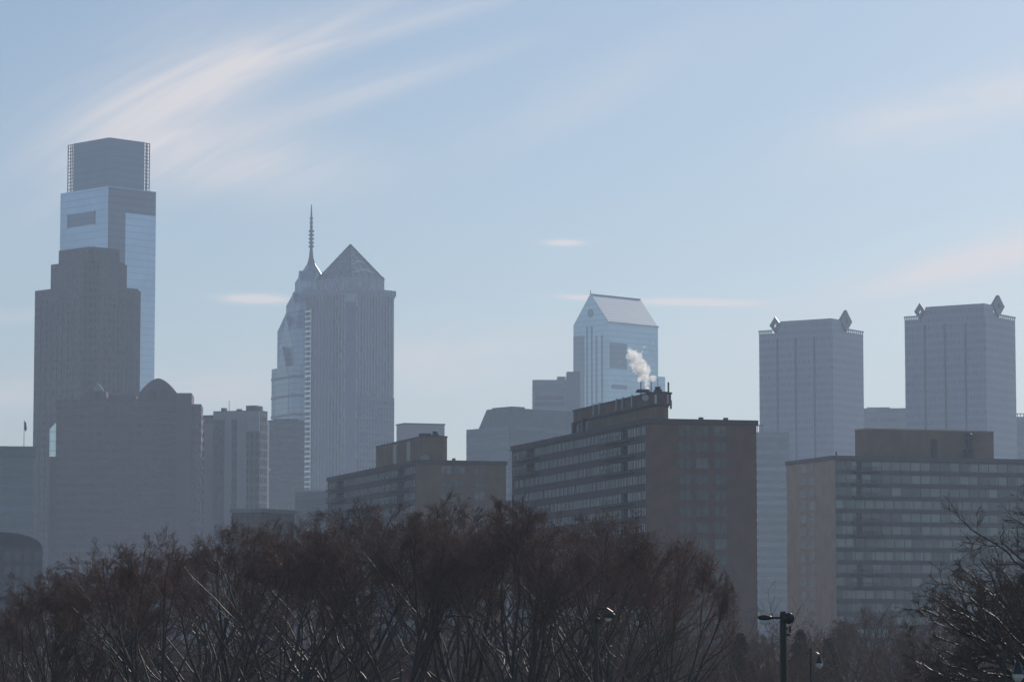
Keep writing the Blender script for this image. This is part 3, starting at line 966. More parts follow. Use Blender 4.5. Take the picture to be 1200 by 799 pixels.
# penthouse
o = (2.2, 2.5)
Yp = 559
px1 = fr.run('x', 790, 470, o) + o[0]
py1 = fr.run('y', 669, 470, o) + o[1]
zm, zp = fr.z(476, 757, Yp), fr.z(460.5, 757, Yp)
pent = MB().prism(chamf(o[0] + .5, px1 - .5, o[1] + .5, py1 - .5, 1.2), zt - 0.3, zm).build('penthouse', 'brick_grey', tA_)
MB().prism(chamf(o[0], px1, o[1], py1, 1.6), zm + .35, zp).build('upper_wall', 'red_brick', pent)
MB().prism(chamf(o[0] + .35, px1 - .35, o[1] + .35, py1 - .35, 1.4), zm + .01, zm + .34).build('ledge', 'roof_dark', pent)
MB().prism(chamf(o[0] - .15, px1 + .15, o[1] - .15, py1 + .15, 1.6), zp + .01, zp + .3).build('coping', 'concrete_dark', pent)
for (px, py_) in ((697, 0), (704, 0), (724, 0), (731, 0), (742, 0)):
    yy = fr.run('y', px, 470, o) + o[1]
    MB().box(o[0] - 0.35, o[0] - 0.05, yy - 0.15, yy + 0.15, zp - 1.6, zp + 0.5).build('bracket', 'steel_light', pent)
for px in (768, 782):
    xx = fr.run('x', px, 470, o) + o[0]
    MB().box(xx - 0.15, xx + 0.15, o[1] - 0.35, o[1] - 0.05, zm + 0.5, zm + 2.0).build('bracket', 'steel_light', pent)
MB().box(px1 + .02, px1 + 0.3, o[1] + 2, o[1] + 2.4, zm - .2, zp - 1.0).build('bracket', 'steel_light', pent)
xx = fr.run('x', 756, 470, o) + o[0]
MB().tube([(xx, o[1] - 0.3, zm + 1.4), (xx, o[1] + .1, zm + 1.4)], 0.55, 12).build('round_vent', 'steel_light', pent)
for px in (742, 754):
    yy = o[1] + 3
    xx = fr.run('x', px + 9, 455, (o[0], yy)) + o[0]
    vent(pent, xx, yy, zp, 2.2, 0.09, 'steel_dark')
xx = fr.run('x', 785.5, 455, o) + o[0]
vent(pent, xx, o[1] + 1, zp + .3, 1.7, 0.16, 'steel_dark')
xx = fr.run('x', 774.5, 455, o) + o[0]
fan(pent, xx, o[1] + 1.6, zp + .3, 0.62)
vent(pent, xx, o[1] + 1.6, zp + 1, 1.6, 0.05, 'steel_dark')
xx = fr.run('x', 759, 455, o) + o[0]
MB().tube([(xx, o[1] + 2.5, zp + .3), (xx, o[1] + 2.5, zp + .75)], [1.3, 1.1], 14).build('stack', 'roof_dark', pent)
steam_base = fr.P + fr.ex * xx + fr.ey * (o[1] + 2.5)
steam_base.z = zp + 0.7
# plant at the far end of the roof
for (px, h) in ((673, 2.2), (679, 1.5), (684, 2.6), (690, 1.8)):
    yy = fr.run('y', px, 500, (1.0, 0))
    MB().box(0.6, 1.4, yy - .5, yy + .5, zt, zt + h).build('roof_unit', 'concrete' if h < 2 else 'steel_dark', tA_)
for px in (823, 852):
    xx = fr.run('x', px, 490)
    MB().box(xx - .35, xx + .35, 0.4, 1.0, zt + .01, zt + .4).build('roof_hatch', 'concrete_dark', tA_)

# --- left block, farther away
fr = Frame(487.5, 700, 17, 539)
W = fr.run('x', 593, 540); L = fr.run('y', 384, 557)
zt = fr.z(538.5, 487)
cols = [fr.run('x', p, 550) for p in (517, 532.5, 556)]
tB_ = apartment('smaller brown slab apartment block left of centre with a plain penthouse and no steam', fr, W, L, zt, 'left', 'brick_grey', 'curtain_a',
    cols, 2.3, 1.7, 2.1, 1.5,
    [(sy(473, 550), sy(465, 550), {0, 1, 2, 4}, sy(480, 550), sy(455, 550)), (sy(402, 555), sy(393, 555), {0, 1, 3}, sy(405, 555), sy(388, 555))], 5, spandrel='spandrel_a', mull=0.9, mullmat='mullion_dark')
o = (2.2, 2.0)
px1 = fr.run('x', 526, 520, o) + o[0]
py1 = fr.run('y', 439, 520, o) + o[1]
zp = fr.z(511.5, 487, 703)
pent = MB().prism(chamf(o[0], px1, o[1], py1, 1.4), zt - .3, zp).build('penthouse', 'brick_grey', tB_)
for px in (463, 479):
    yy = fr.run('y', px, 520, o) + o[1]
    MB().box(o[0] - .06, o[0] + .2, yy - 1.6, yy + 1.6, zt, zp - .4).build('slot', 'dark_slot', pent)
MB().prism(chamf(o[0] - .12, px1 + .12, o[1] - .12, py1 + .12, 1.4), zp + .01, zp + .25).build('coping', 'concrete_dark', pent)
xx = fr.run('x', 513, 505, o) + o[0]
fan(pent, xx, o[1] + 2, zp + .25, 0.7)
xx = fr.run('x', 501, 508, o) + o[0]
MB().box(xx - 1.1, xx + 1.1, o[1] + 1, o[1] + 3, zp + .26, zp + .75).build('roof_unit', 'roof_dark', pent)
xx = fr.run('x', 498, 535, (0, 1))
MB().tube([(xx, 1.0, zt + .01), (xx, 1.0, zt + .7), (xx, 1.0, zt + 1.2)], [1.0, .95, .3], 12).build('roof_dome', 'concrete', tB_)
xx = fr.run('x', 533, 538)
MB().box(xx - .3, xx + .3, .5, 1.1, zt + .01, zt + .5).build('roof_hatch', 'concrete_dark', tB_)

# --- right block, tan end
fr = Frame(977, 700, 19, 534)
L = fr.run('y', 921.5, 541); W = 84.0
zt = fr.z(533.5, 977)
cy = [fr.run('y', p, 560) for p in (955, 944.5)]
def sxx(px, py=540): return fr.run('x', px, py)
tC_ = apartment('wide slab apartment block at right with a tan end wall and grey window bands', fr, W, L, zt, 'front', 'brick_tan', 'curtain_c',
    cy, 2.6, 1.7, 2.1, 1.75,
    [(sxx(1004), sxx(1010), {0, 1, 2, 4, 5, 8, 9}, sxx(997), sxx(1030))], 9, spandrel='spandrel_c', endmat='brick_tan', mull=2.3, mullmat='mullion_pale')
o = (3.0, 5.0)
xo = fr.run('x', 1014, 520, (0, 5.0))
px1 = fr.run('x', 1164.5, 520, (0, 5.0))
py1 = fr.run('y', 1002, 520, (xo, 5.0)) + 5.0
zp = fr.z(504.5, 1014, 712)
pent = MB().box(xo, px1, 5.0, py1, zt - .3, zp).build('penthouse', 'brick_grey', tC_)
MB().box(xo - .15, px1 + .15, 4.85, py1 + .15, zp + .01, zp + .3).build('coping', 'brick_tan', pent)
xa = fr.run('x', 1091, 520, (0, 5.0)); xb = fr.run('x', 1098, 520, (0, 5.0))
MB().box(xa, xb, 4.92, 5.2, zt, zp - 1.8).build('door', 'dark_slot', pent)
xx = fr.run('x', 1135, 505, (0, 4.0))
m = MB()
m.box(xx - .8, xx + .8, 3.2, 4.8, zt + .01, zt + 2.2)
m.tube([(xx, 4, zt + 2.2), (xx, 4, zt + 4.2), (xx, 4, zt + 4.3), (xx, 4, zt + 5.4), (xx, 4, zt + 5.8)], [.6, .6, .9, .9, .5], 10)
m.build('roof_stack', 'steel_dark', tC_)
xx = fr.run('x', 980, 533, (0, 1))
vent(tC_, xx, 1.0, zt, 0.9, .2, 'concrete_dark')

# ================================================================== STEAM
def vapour(name, dens):
    m = bpy.data.materials.new(name); m.use_nodes = True
    nt = m.node_tree; nt.nodes.clear()
    o_ = nt.nodes.new('ShaderNodeOutputMaterial')
    v_ = nt.nodes.new('ShaderNodeVolumePrincipled')
    v_.inputs['Color'].default_value = (1, 0.99, 0.98, 1)
    v_.inputs['Density'].default_value = dens
    v_.inputs['Anisotropy'].default_value = 0.55
    tc_ = nt.nodes.new('ShaderNodeTexCoord')
    nz_ = nt.nodes.new('ShaderNodeTexNoise')
    nz_.inputs['Scale'].default_value = 1.1
    nz_.inputs['Detail'].default_value = 5
    ml_ = nt.nodes.new('ShaderNodeMapRange')
    ml_.inputs[1].default_value = 0.38; ml_.inputs[2].default_value = 0.62
    ml_.inputs[3].default_value = 0.0; ml_.inputs[4].default_value = dens * 2.2
    nt.links.new(tc_.outputs['Object'], nz_.inputs['Vector'])
    nt.links.new(nz_.outputs[0], ml_.inputs[0])
    nt.links.new(ml_.outputs[0], v_.inputs['Density'])
    nt.links.new(v_.outputs[0], o_.inputs['Volume'])
    M[name] = m
vapour('steam', 0.75)
vapour('thin_steam', 0.35)

def blob(mb, c, r, seed, n=10):
    """bumpy ball of vapour"""
    rows = n
    vs, fs = [], []
    for i in range(rows + 1):
        th = math.pi * i / rows
        for j in range(2 * rows):
            ph = math.pi * j / rows
            d = Vector((math.sin(th) * math.cos(ph), math.sin(th) * math.sin(ph), math.cos(th)))
            k = 1 + 0.45 * noise.noise(d * 1.8 + Vector((seed * 3.1, seed, 0))) + 0.25 * noise.noise(d * 4 + Vector((0, seed, seed)))
            vs.append(tuple(Vector(c) + d * r * k))
    for i in range(rows):
        for j in range(2 * rows):
            a = i * 2 * rows + j; b2 = i * 2 * rows + (j + 1) % (2 * rows)
            fs.append((a, b2, b2 + 2 * rows, a + 2 * rows))
    mb._add(vs, fs)
rng = random.Random(11)
sb_ = MB()
Ys = steam_base.y
path = [(758.5, 454, .5), (757.5, 448, .75), (756, 443, .95), (754.5, 437, 1.1), (751.5, 432, 1.25), (748, 427, 1.35), (744, 422, 1.2), (741, 417, 1.0), (739.5, 412.5, .75)]
for i, (px, py, r) in enumerate(path):
    c_ = at(px, py, Ys)
    for k in range(9):
        off = Vector((rng.gauss(0, .42), rng.gauss(0, .5), rng.gauss(0, .42))) * r
        blob(sb_, c_ + off - steam_base, r * rng.uniform(.32, .66), rng.random() * 50, 8)
wisps = MB()
for (px, py, r, n) in ((756, 407, .8, 7), (759, 413, .55, 5), (727, 422.5, .5, 5), (734, 421, .3, 3), (762, 418, .35, 3)):
    c_ = at(px, py, Ys)
    for k in range(n):
        off = Vector((rng.gauss(0, .5), rng.gauss(0, .5), rng.gauss(0, .5))) * r
        blob(wisps, c_ + off - steam_base, r * rng.uniform(.2, .4), rng.random() * 50, 7)
so = sb_.build('steam_plume', 'steam', None, smooth=True)
so.location = steam_base
wo = wisps.build('wisps', 'thin_steam', so, smooth=True)
for o_ in (so, wo):
    md = o_.modifiers.new('union', 'REMESH'); md.mode = 'VOXEL'; md.voxel_size = 0.1; md.use_smooth_shade = True
tag(so, 'white steam plume drifting up and left from the stack on the middle apartment roof', 'steam')

# ================================================================== TREES
def bark(name, col, rough=0.75, var=0.35):
    return plain(name, col, rough, var=var, scale=3.0, spec=0.16)
M['bark'] = bark('grey_brown_bark', (0.075, 0.062, 0.052), rough=0.5)
M['twig'] = bark('red_brown_twigs', (0.15, 0.082, 0.06))
M['twig_grey'] = bark('grey_brown_twigs', (0.15, 0.105, 0.078))

def branches(rs, start, dirs, lens, r0, r1, k, up=0.0, wob=0.12, flat=0.0):
    """batch of curved polylines: start [N,3], unit dirs [N,3], lens [N], radii from r0 to r1 -> pts [N,k,3], rad [N,k]"""
    N = len(start)
    pts = np.zeros((N, k, 3)); pts[:, 0] = start
    d = dirs.copy()
    step = (lens / (k - 1))[:, None]
    for i in range(1, k):
        d = d + rs.normal(0, wob, (N, 3))
        d[:, 2] += up
        d /= np.linalg.norm(d, axis=1)[:, None]
        pts[:, i] = pts[:, i - 1] + d * step
    tt = np.linspace(0, 1, k)[None, :]
    rad = r0[:, None] * (1 - tt) + r1[:, None] * tt
    return pts, rad

def spawn(rs, pts, rad, m, tlo, thi, ang, lo, hi, rscale, k, up, wob, minr, r_end=0.45):
    """m children from every parent polyline"""
    N, K, _ = pts.shape
    par = np.repeat(np.arange(N), m)
    t = rs.uniform(tlo, thi, N * m) * (K - 1)
    i = np.minimum(t.astype(int), K - 2)
    f = (t - i)[:, None]
    p = pts[par, i] * (1 - f) + pts[par, i + 1] * f
    r = rad[par, i] * (1 - f[:, 0]) + rad[par, i + 1] * f[:, 0]
    tan = pts[par, i + 1] - pts[par, i]
    tan /= np.linalg.norm(tan, axis=1)[:, None]
    rnd = rs.normal(0, 1, (N * m, 3))
    perp = rnd - tan * np.sum(rnd * tan, axis=1)[:, None]
    perp /= np.linalg.norm(perp, axis=1)[:, None]
    a = R(ang) * rs.uniform(0.6, 1.35, N * m)[:, None]
    d = tan * np.cos(a) + perp * np.sin(a)
    plen = np.linalg.norm(pts[:, -1] - pts[:, 0], axis=1)[par]
    ln = plen * rs.uniform(lo, hi, N * m) * (1 - 0.35 * t / (K - 1))
    r0 = np.maximum(r * rscale, minr)
    return branches(rs, p, d, ln, r0, np.maximum(r0 * r_end, minr * 0.8), k, up, wob)

def tubes(sets, name, mat, parent):
    V, Fq, off = [], [], 0
    for (pts, rad, n) in sets:
        N, K, _ = pts.shape
        ax = pts[:, -1] - pts[:, 0]
        ax /= np.linalg.norm(ax, axis=1)[:, None] + 1e-9
        ref = np.where(np.abs(ax[:, 2:3]) < 0.8, np.array([[0, 0, 1.0]]), np.array([[1.0, 0, 0]]))
        u = np.cross(ax, ref); u /= np.linalg.norm(u, axis=1)[:, None]
        w = np.cross(ax, u)
        a = np.arange(n) * 2 * np.pi / n
        ring = u[:, None, :] * np.cos(a)[None, :, None] + w[:, None, :] * np.sin(a)[None, :, None]   # N,n,3
        v = pts[:, :, None, :] + ring[:, None, :, :] * rad[:, :, None, None]
        V.append(v.reshape(-1, 3))
        idx = np.arange(N * K * n).reshape(N, K, n) + off
        a0 = idx[:, :-1, :]; b0 = idx[:, 1:, :]
        q = np.stack([a0, np.roll(a0, -1, 2), np.roll(b0, -1, 2), b0], -1)
        Fq.append(q.reshape(-1, 4))
        off += N * K * n
    V = np.concatenate(V).astype(np.float32); Fq = np.concatenate(Fq).astype(np.int32)
    me = bpy.data.meshes.new(name)
    me.vertices.add(len(V)); me.vertices.foreach_set('co', V.ravel())
    me.loops.add(Fq.size); me.loops.foreach_set('vertex_index', Fq.ravel())
    me.polygons.add(len(Fq))
    me.polygons.foreach_set('loop_start', np.arange(0, Fq.size, 4, dtype=np.int32))
    me.polygons.foreach_set('use_smooth', np.ones(len(Fq), dtype=bool))
    me.update(calc_edges=True)
    me.materials.append(M[mat])
    o = bpy.data.objects.new(name, me)
    COL.objects.link(o)
    o.parent = parent
    return o

def make_tree(seed, H=14.0, stems=6, spread=34, mult=(4, 9, 9, 7), twig='twig', clear=2.6, tr=0.25, tlo=0.10,
              wob=0.115, wide=0.42, mid=0.6, low=0, band3=(.44, .68), band4=(.54, .76)):
    """bare tree: short trunk, stems fanning upward, forks and fine twigs filling a rounded dome"""
    rs = np.random.RandomState(seed)
    t = thing('bare_tree', None, None)
    one = np.array
    A, ZC = wide * H, mid * H
    B = H - ZC
    off = rs.normal(0, .25, 2)
    def q_of(p):
        x, y, z = p[..., 0] - off[0], p[..., 1] - off[1], p[..., 2] - ZC
        ang = np.arctan2(y, x)
        lump = 1 + .03 * np.sin(3 * ang + seed) + .03 * np.sin(5 * ang + 2 * seed + z * .8) + .03 * np.sin(9 * ang + z * 1.7)
        zz_ = np.where(z > 0, z / B, z / (ZC * 1.35))
        return np.sqrt((x * x + y * y) / A ** 2 + zz_ ** 2) / lump
    def pull(pts):
        s0 = pts[:, :1]
        for _ in range(8):
            q = q_of(pts).max(1)
            f = np.where(q > 1.0, 0.88, 1.0)[:, None, None]
            pts = s0 + (pts - s0) * f
        return pts
    def upper(pts, rad, lo, hi):
        z = pts[:, -1, 2] / H
        q = q_of(pts[:, -1])
        pr = np.clip((z - lo) / (hi - lo), 0.02, 1) * np.clip((q - .35) / .35, .15, 1)
        k_ = rs.uniform(0, 1, len(pts)) < pr
        return pts[k_], rad[k_]
    def keep(pts, rad, soft):
        k_ = q_of(pts[:, -1]) < 1 + np.abs(rs.normal(0, soft, len(pts)))
        return pts[k_], rad[k_]
    p0, r0 = branches(rs, one([[0, 0, -0.1]]), one([[rs.normal(0, .05), rs.normal(0, .05), 1.0]]), one([clear]), one([tr * 1.2]), one([tr * .9]), 5, 0.05, 0.04)
    top = p0[0, -1]
    ang = np.arange(stems) * 2 * np.pi / stems + rs.uniform(0, 6.28) + rs.normal(0, .3, stems)
    inc = R(spread) * rs.uniform(0.3, 1.25, stems)
    d = np.stack([np.sin(inc) * np.cos(ang), np.sin(inc) * np.sin(ang), np.cos(inc)], 1)
    st = np.repeat(p0[0, -2][None], stems, 0) * 0.5 + top[None] * 0.5
    l1 = (H - clear) * rs.uniform(0.85, 1.0, stems)
    p1, r1 = branches(rs, st, d, l1, np.full(stems, tr * .55) * rs.uniform(.7, 1.1, stems), np.full(stems, .022), 16, 0.022, wob)
    p1 = pull(p1)
    p2, r2 = spawn(rs, p1, r1, mult[0], tlo, .75, 26, 0.5, 0.8, 0.62, 10, 0.02, wob * 1.1, 0.02, 0.3)
    p2 = pull(p2)
    lows = []
    if low:
        n_ = low
        a_ = rs.uniform(math.pi * .8, math.pi * 1.2, n_)
        d_ = np.stack([np.cos(a_), np.sin(a_), rs.uniform(.05, .4, n_)], 1)
        d_ /= np.linalg.norm(d_, axis=1)[:, None]
        s_ = np.stack([np.zeros(n_), np.zeros(n_), rs.uniform(clear * 1.25, clear * 2.0, n_)], 1)
        pl, rl = branches(rs, s_, d_, rs.uniform(.42, .56, n_) * H, np.full(n_, tr * .42), np.full(n_, .02), 16, 0.0, wob * 1.2)
        pm, rm = spawn(rs, pl, rl, 6, .3, 1.0, 36, .25, .45, .6, 8, 0.0, wob * 1.3, .014)
        lows = [(pl, rl), (pm, rm)]
    p3a, r3a = spawn(rs, p1, r1, mult[1] + 4, 0.55, 1.0, 38, 0.16, 0.30, 0.6, 6, 0.005, 0.07, 0.012)
    p3b, r3b = spawn(rs, p2, r2, mult[1] + 2, 0.4, 1.0, 38, 0.24, 0.42, 0.6, 6, 0.005, 0.07, 0.012)
    p3 = np.concatenate([p3a, p3b]); r3 = np.concatenate([r3a, r3b])
    p3, r3 = keep(p3, r3, .03)
    p3, r3 = upper(p3, r3, *band3)
    for (pl, rl) in lows:
        a_, b_ = spawn(rs, pl, rl, 7, .35, 1.0, 38, .18, .36, .6, 6, 0.0, .14, .012)
        p3 = np.concatenate([p3, a_]); r3 = np.concatenate([r3, b_])
    p4, r4 = spawn(rs, p3, r3, mult[2], 0.2, 1.0, 38, 0.35, 0.62, 0.65, 4, 0.0, 0.08, 0.008)
    p5, r5 = spawn(rs, p4, r4, mult[3], 0.15, 1.0, 38, 0.4, 0.75, 0.8, 3, 0.0, 0.11, 0.006)
    if not low:
        p4, r4 = keep(*upper(p4, r4, *band4), .02)
        p5, r5 = keep(*upper(p5, r5, *band4), .03)
    tubes([(p0, r0, 10), (p1, r1, 7)], 'trunk', 'bark', t)
    tubes([(p2, r2, 5)] + [(a_, b_, 5) for a_, b_ in lows], 'limbs', 'bark', t)
    tubes([(p3, r3, 3), (p4, r4, 3), (p5, r5, 3)], 'crown', twig, t)
    t['h'] = float(H * 1.02)
    return t

def dup(src):
    r = src.copy(); COL.objects.link(r)
    for ch in src.children:
        c_ = ch.copy(); COL.objects.link(c_); c_.parent = r
    return r

protos = [make_tree(21 + i, stems=[7, 8, 7, 9, 8, 7][i], spread=[34, 38, 40, 32, 36, 38][i],
                    mult=[(4, 9, 10, 8), (4, 8, 10, 8), (5, 8, 10, 8), (3, 9, 10, 8), (4, 8, 10, 8), (5, 8, 10, 8)][i],
                    wide=[.46, .50, .45, .48, .47, .50][i]) for i in range(6)]
used = set()
def plant(k, px, top, Y, rot, label, group, name='bare_tree', wide=1.0):
    src = protos[k]
    if k not in used:
        o = src; used.add(k)
    else:
        o = dup(src)
    p = at(px, 760, Y)
    h = at(px, top, Y).z
    s = h / src['h']
    o.location = (p.x, Y, 0)
    o.rotation_euler = (0, 0, R(rot))
    o.scale = (s * wide, s * wide, s)
    o.name = name
    tag(o, label, 'tree', group)
    return o

G1 = 'bare trees in the foreground grove'
# (proto, px, top row, depth, rotation, width, label)
grove = [
 (0, 28, 700, 150, 10, 1.0, 'low spreading bare tree at the left edge in front of the dark hall'),
 (1, 92, 640, 158, 80, 1.0, 'dense bare tree below the stepped brown tower'),
 (2, 178, 606, 150, 200, .95, 'bare tree with open upright crown rising in front of the vaulted block'),
 (3, 256, 606, 165, 33, 1.0, 'bare tree in front of the slab with pale piers'),
 (4, 322, 597, 158, 120, 1.0, 'bare tree below the dark box tower and spire'),
 (5, 402, 588, 165, 290, 1.0, 'bare tree standing below the left end of the smaller apartment block'),
 (1, 470, 574, 160, 170, .95, 'bare tree crossing the near corner of the smaller apartment block'),
 (0, 545, 570, 166, 255, .95, 'bare tree below the plain end wall of the smaller apartment block'),
 (3, 612, 577, 158, 140, .95, 'bare tree below the far end of the middle apartment block'),
 (2, 680, 583, 165, 60, .95, 'bare tree in the grove below the balconies of the middle apartment block'),
 (4, 728, 590, 158, 310, .82, 'bare tree crossing the near corner of the middle apartment block'),
 (5, 776, 612, 152, 150, .60, 'rightmost bare tree of the grove, before the dark end wall with three window columns'),
]
for (k, px, top, Y, rot, wd, lab) in grove:
    plant(k, px, top, Y, rot, lab, G1, wide=wd)
back = [
 (3, 58, 668, 230, 0, 1.1, 'bare tree in the rear row behind the left end of the grove'),
 (4, 135, 634, 240, 95, 1.1, 'bare tree in the rear row between the stepped tower and vaulted block'),
 (5, 222, 622, 235, 50, 1.1, 'bare tree in the rear row below the right end of the vaulted block'),
 (0, 290, 606, 245, 190, 1.1, 'bare tree in the rear row below the piered slab'),
 (2, 362, 598, 240, 20, 1.1, 'bare tree in the rear row below the pyramid tower'),
 (3, 436, 582, 250, 240, 1.1, 'bare tree in the rear row below the long face of the smaller apartment block'),
 (1, 510, 577, 245, 10, 1.1, 'bare tree in the rear row directly below the smaller penthouse'),
 (4, 580, 580, 250, 77, 1.1, 'bare tree in the rear row at the gap between the two left apartment blocks'),
 (5, 648, 585, 245, 345, 1.1, 'bare tree in the rear row below the middle of the steaming apartment block'),
 (0, 712, 592, 247, 130, 1.1, 'bare tree in the rear row below the right balconies of the steaming block'),
 (2, 768, 612, 243, 270, .85, 'bare tree in the rear row before the near corner of the steaming block'),
]
for (k, px, top, Y, rot, wd, lab) in back:
    plant(k, px, top, Y, rot, lab, G1, wide=wd)
# farther hazy bare trees at the lower right
for (k, px, top, Y, rot, wd, lab) in [
 (1, 880, 735, 330, 40, 1.0, 'small hazy bare tree left of the floodlight pole'),
 (3, 985, 722, 320, 100, 1.2, 'hazy bare tree below the tan end wall of the right apartment block'),
 (4, 1042, 700, 330, 10, 1.2, 'hazy bare tree in front of the balconies of the right apartment block'),
 (0, 1100, 722, 310, 200, 1.2, 'hazy bare tree under the long low branches of the big right tree')]:
    plant(k, px, top, Y, rot, lab, 'hazy bare trees at lower right', wide=wd)
# big spreading tree at the right edge
big = make_tree(77, H=14, stems=10, spread=44, mult=(5, 7, 8, 5), twig='twig_grey', clear=3.6, tr=0.36, tlo=0.15, wob=0.14, wide=.45, mid=.6, low=4, band3=(.1, .4))
p = at(1286, 760, 112)
s = at(1286, 506, 112).z / big['h']
big.location = (p.x, 112, 0)
big.scale = (s, s, s)
big.rotation_euler = (0, 0, R(4))
tag(big, 'big spreading bare tree reaching in from the right edge of the photo', 'tree')
for o in list(bpy.data.objects):
    if 'h' in o.keys():
        del o['h']

# low brush far behind the grove, one mass nobody could count
rs = np.random.RandomState(5)
N = 950
st = np.stack([rs.uniform(-56, 68, N), rs.uniform(218, 320, N), np.zeros(N)], 1)
dd = rs.normal(0, .22, (N, 3)); dd[:, 2] = 1; dd /= np.linalg.norm(dd, axis=1)[:, None]
q0, s0 = branches(rs, st, dd, rs.uniform(4.5, 8.5, N), np.full(N, .09), np.full(N, .02), 7, 0, .08)
q1, s1 = spawn(rs, q0, s0, 11, .05, 1.0, 40, .35, .6, .55, 5, .02, .12, .016)
q2, s2 = spawn(rs, q1, s1, 8, .1, 1.0, 42, .35, .7, .6, 4, .02, .15, .012)
brush = tubes([(q0, s0, 5), (q1, s1, 3), (q2, s2, 3)], 'brush', 'twig', None)
tag(brush, 'low hazy leafless brush far behind the grove and lamp posts', 'brush', kind='stuff')

# evergreens at lower right
M['needles'] = plain('dark_green_needles', (0.045, 0.06, 0.035), 0.8, var=0.4, scale=1.2)
def evergreen(px, top, Y, w, seed, label):
    rs = np.random.RandomState(seed)
    p = at(px, 760, Y); h = at(px, top, Y).z
    t = thing('evergreen_tree', label, 'tree', (p.x, Y, 0), 0, 'evergreens at lower right')
    MB().tube([(0, 0, -.1), (0, 0, h * .6), (0, 0, h * .93)], [.2, .12, .03], 8).build('trunk', 'bark', t)
    N = 5200
    hz = h * (0.12 + 0.88 * rs.uniform(0, 1, N) ** 1.2)
    an = rs.uniform(0, 6.283, N)
    lay = 0.75 + 0.25 * np.sin(hz * 5.5 + 2 * np.sin(an * 2 + seed))
    rr = w * np.maximum(0, 1 - hz / h) ** .7 * lay * rs.uniform(.25, 1.0, N) ** .5 + 0.08
    c_ = np.stack([rr * np.cos(an), rr * np.sin(an), hz - rr * .18], 1)
    e1 = rs.normal(0, 1, (N, 3)); e1[:, 2] *= .4; e1 /= np.linalg.norm(e1, axis=1)[:, None]
    e2 = np.cross(e1, rs.normal(0, 1, (N, 3))); e2 /= np.linalg.norm(e2, axis=1)[:, None]
    s1 = rs.uniform(.12, .3, N)[:, None]; s2 = s1 * .35
    v = np.stack([c_ - e1 * s1, c_ + e2 * s2, c_ + e1 * s1, c_ - e2 * s2], 1).reshape(-1, 3)
    me = bpy.data.meshes.new('crown')
    me.from_pydata(v.tolist(), [], np.arange(4 * N).reshape(-1, 4).tolist())
    me.materials.append(M['needles'])
    o = bpy.data.objects.new('crown', me); COL.objects.link(o); o.parent = t
evergreen(868, 742, 270, 2.6, 1, 'dark evergreen left of the floodlight pole')
evergreen(938, 738, 300, 2.6, 2, 'dark evergreen between the floodlight pole and the pendant lamp')
evergreen(972, 748, 290, 2.4, 3, 'dark evergreen just right of the pendant lamp below the tan wall')

# ================================================================== LAMPS
def lamp_head(mb, c, d, ln, w, mi=0):
    """flattened luminaire from c along the unit direction d"""
    c = Vector(c); d = Vector(d)
    mb.tube([c, c + d * ln * .15, c + d * ln * .5, c + d * ln * .85, c + d * ln], [w * .35, w * .7, w, w * .8, w * .3], 10, mi)
Yl = 96
p = at(918, 760, Yl)
t = thing('floodlight_pole', 'thick black pole with a lamp arm at left and round floodlight at right', 'street lamp', (p.x, Yl, 0))
zl = at(918, 716, Yl).z
MB().tube([(0, 0, 0), (0, 0, .8), (0, 0, .82), (0, 0, zl - .1), (0, 0, zl)], [.17, .16, .125, .1, .08], 12).build('pole', 'black_paint', t)
za = at(918, 723.5, Yl).z
MB().tube([(0, 0, za), (-.42, 0, za)], .035, 8).build('arm', 'black_paint', t)
mb = MB(); lamp_head(mb, (-.32, 0, za), (-1, 0, .02), .42, .085)
lh = mb.build('lamp_head', 'black_paint', t, smooth=True)
MB().tube([(-.38, 0, za - .10), (-.53, 0, za - .14), (-.68, 0, za - .10)], [.05, .08, .05], 8).build('lens', 'lamp_glass', lh)
zf_ = at(918, 723, Yl).z
mb = MB()
mb.tube([(.10, .12, zf_), (.10, -.0, zf_), (.15, -.16, zf_ - .03), (.16, -.20, zf_ - .03)], [.07, .14, .17, .16], 14)
mb.tube([(0, 0, zf_ - .02), (.14, 0, zf_)], .05, 8)
mb.build('floodlight', 'black_paint', t, smooth=True)
mb = MB()
mb.box(-.07, .13, -.05, .1, at(918, 738, Yl).z, at(918, 734, Yl).z)
mb.box(.02, .2, -.04, .04, at(918, 745, Yl).z, at(918, 742, Yl).z)
mb.tube([(.2, 0, at(918, 741, Yl).z), (.2, 0, at(918, 733, Yl).z)], .035, 8)
mb.build('bracket', 'black_paint', t)

Yl = 140
p = at(699, 760, Yl)
t = thing('double_street_lamp', 'slim black lamp post among the trees with a bright curved head on its right', 'street lamp', (p.x, Yl, 0))
zl = at(699, 713, Yl).z
MB().tube([(0, 0, 0), (0, 0, .9), (0, 0, .92), (0, 0, zl)], [.18, .16, .115, .095], 10).build('pole', 'black_paint', t)
mb = MB(); mb.tube([(0, 0, zl - .1), (.2, 0, zl + .02), (.45, 0, zl + .02), (.7, 0, zl - .15)], .035, 8)
mb.build('arm', 'black_paint', t)
mb = MB(); lamp_head(mb, (.25, 0, zl - .28), (1, 0, .02), .56, .12)
lh = mb.build('lamp_head', 'black_paint', t, smooth=True)
MB().tube([(.5, 0, zl - .55), (.5, 0, zl - .5), (.5, 0, zl - .4)], [.03, .13, .16], 10).build('lens', 'lamp_glass', lh)
mb = MB(); mb.tube([(.02, 0, zl - .2), (.14, -.12, zl - .3)], .05, 8)
mb.tube([(.02, -.1, zl - .45), (.02, -.25, zl - .5)], [.1, .13], 10)
mb.build('floodlight', 'black_paint', t)

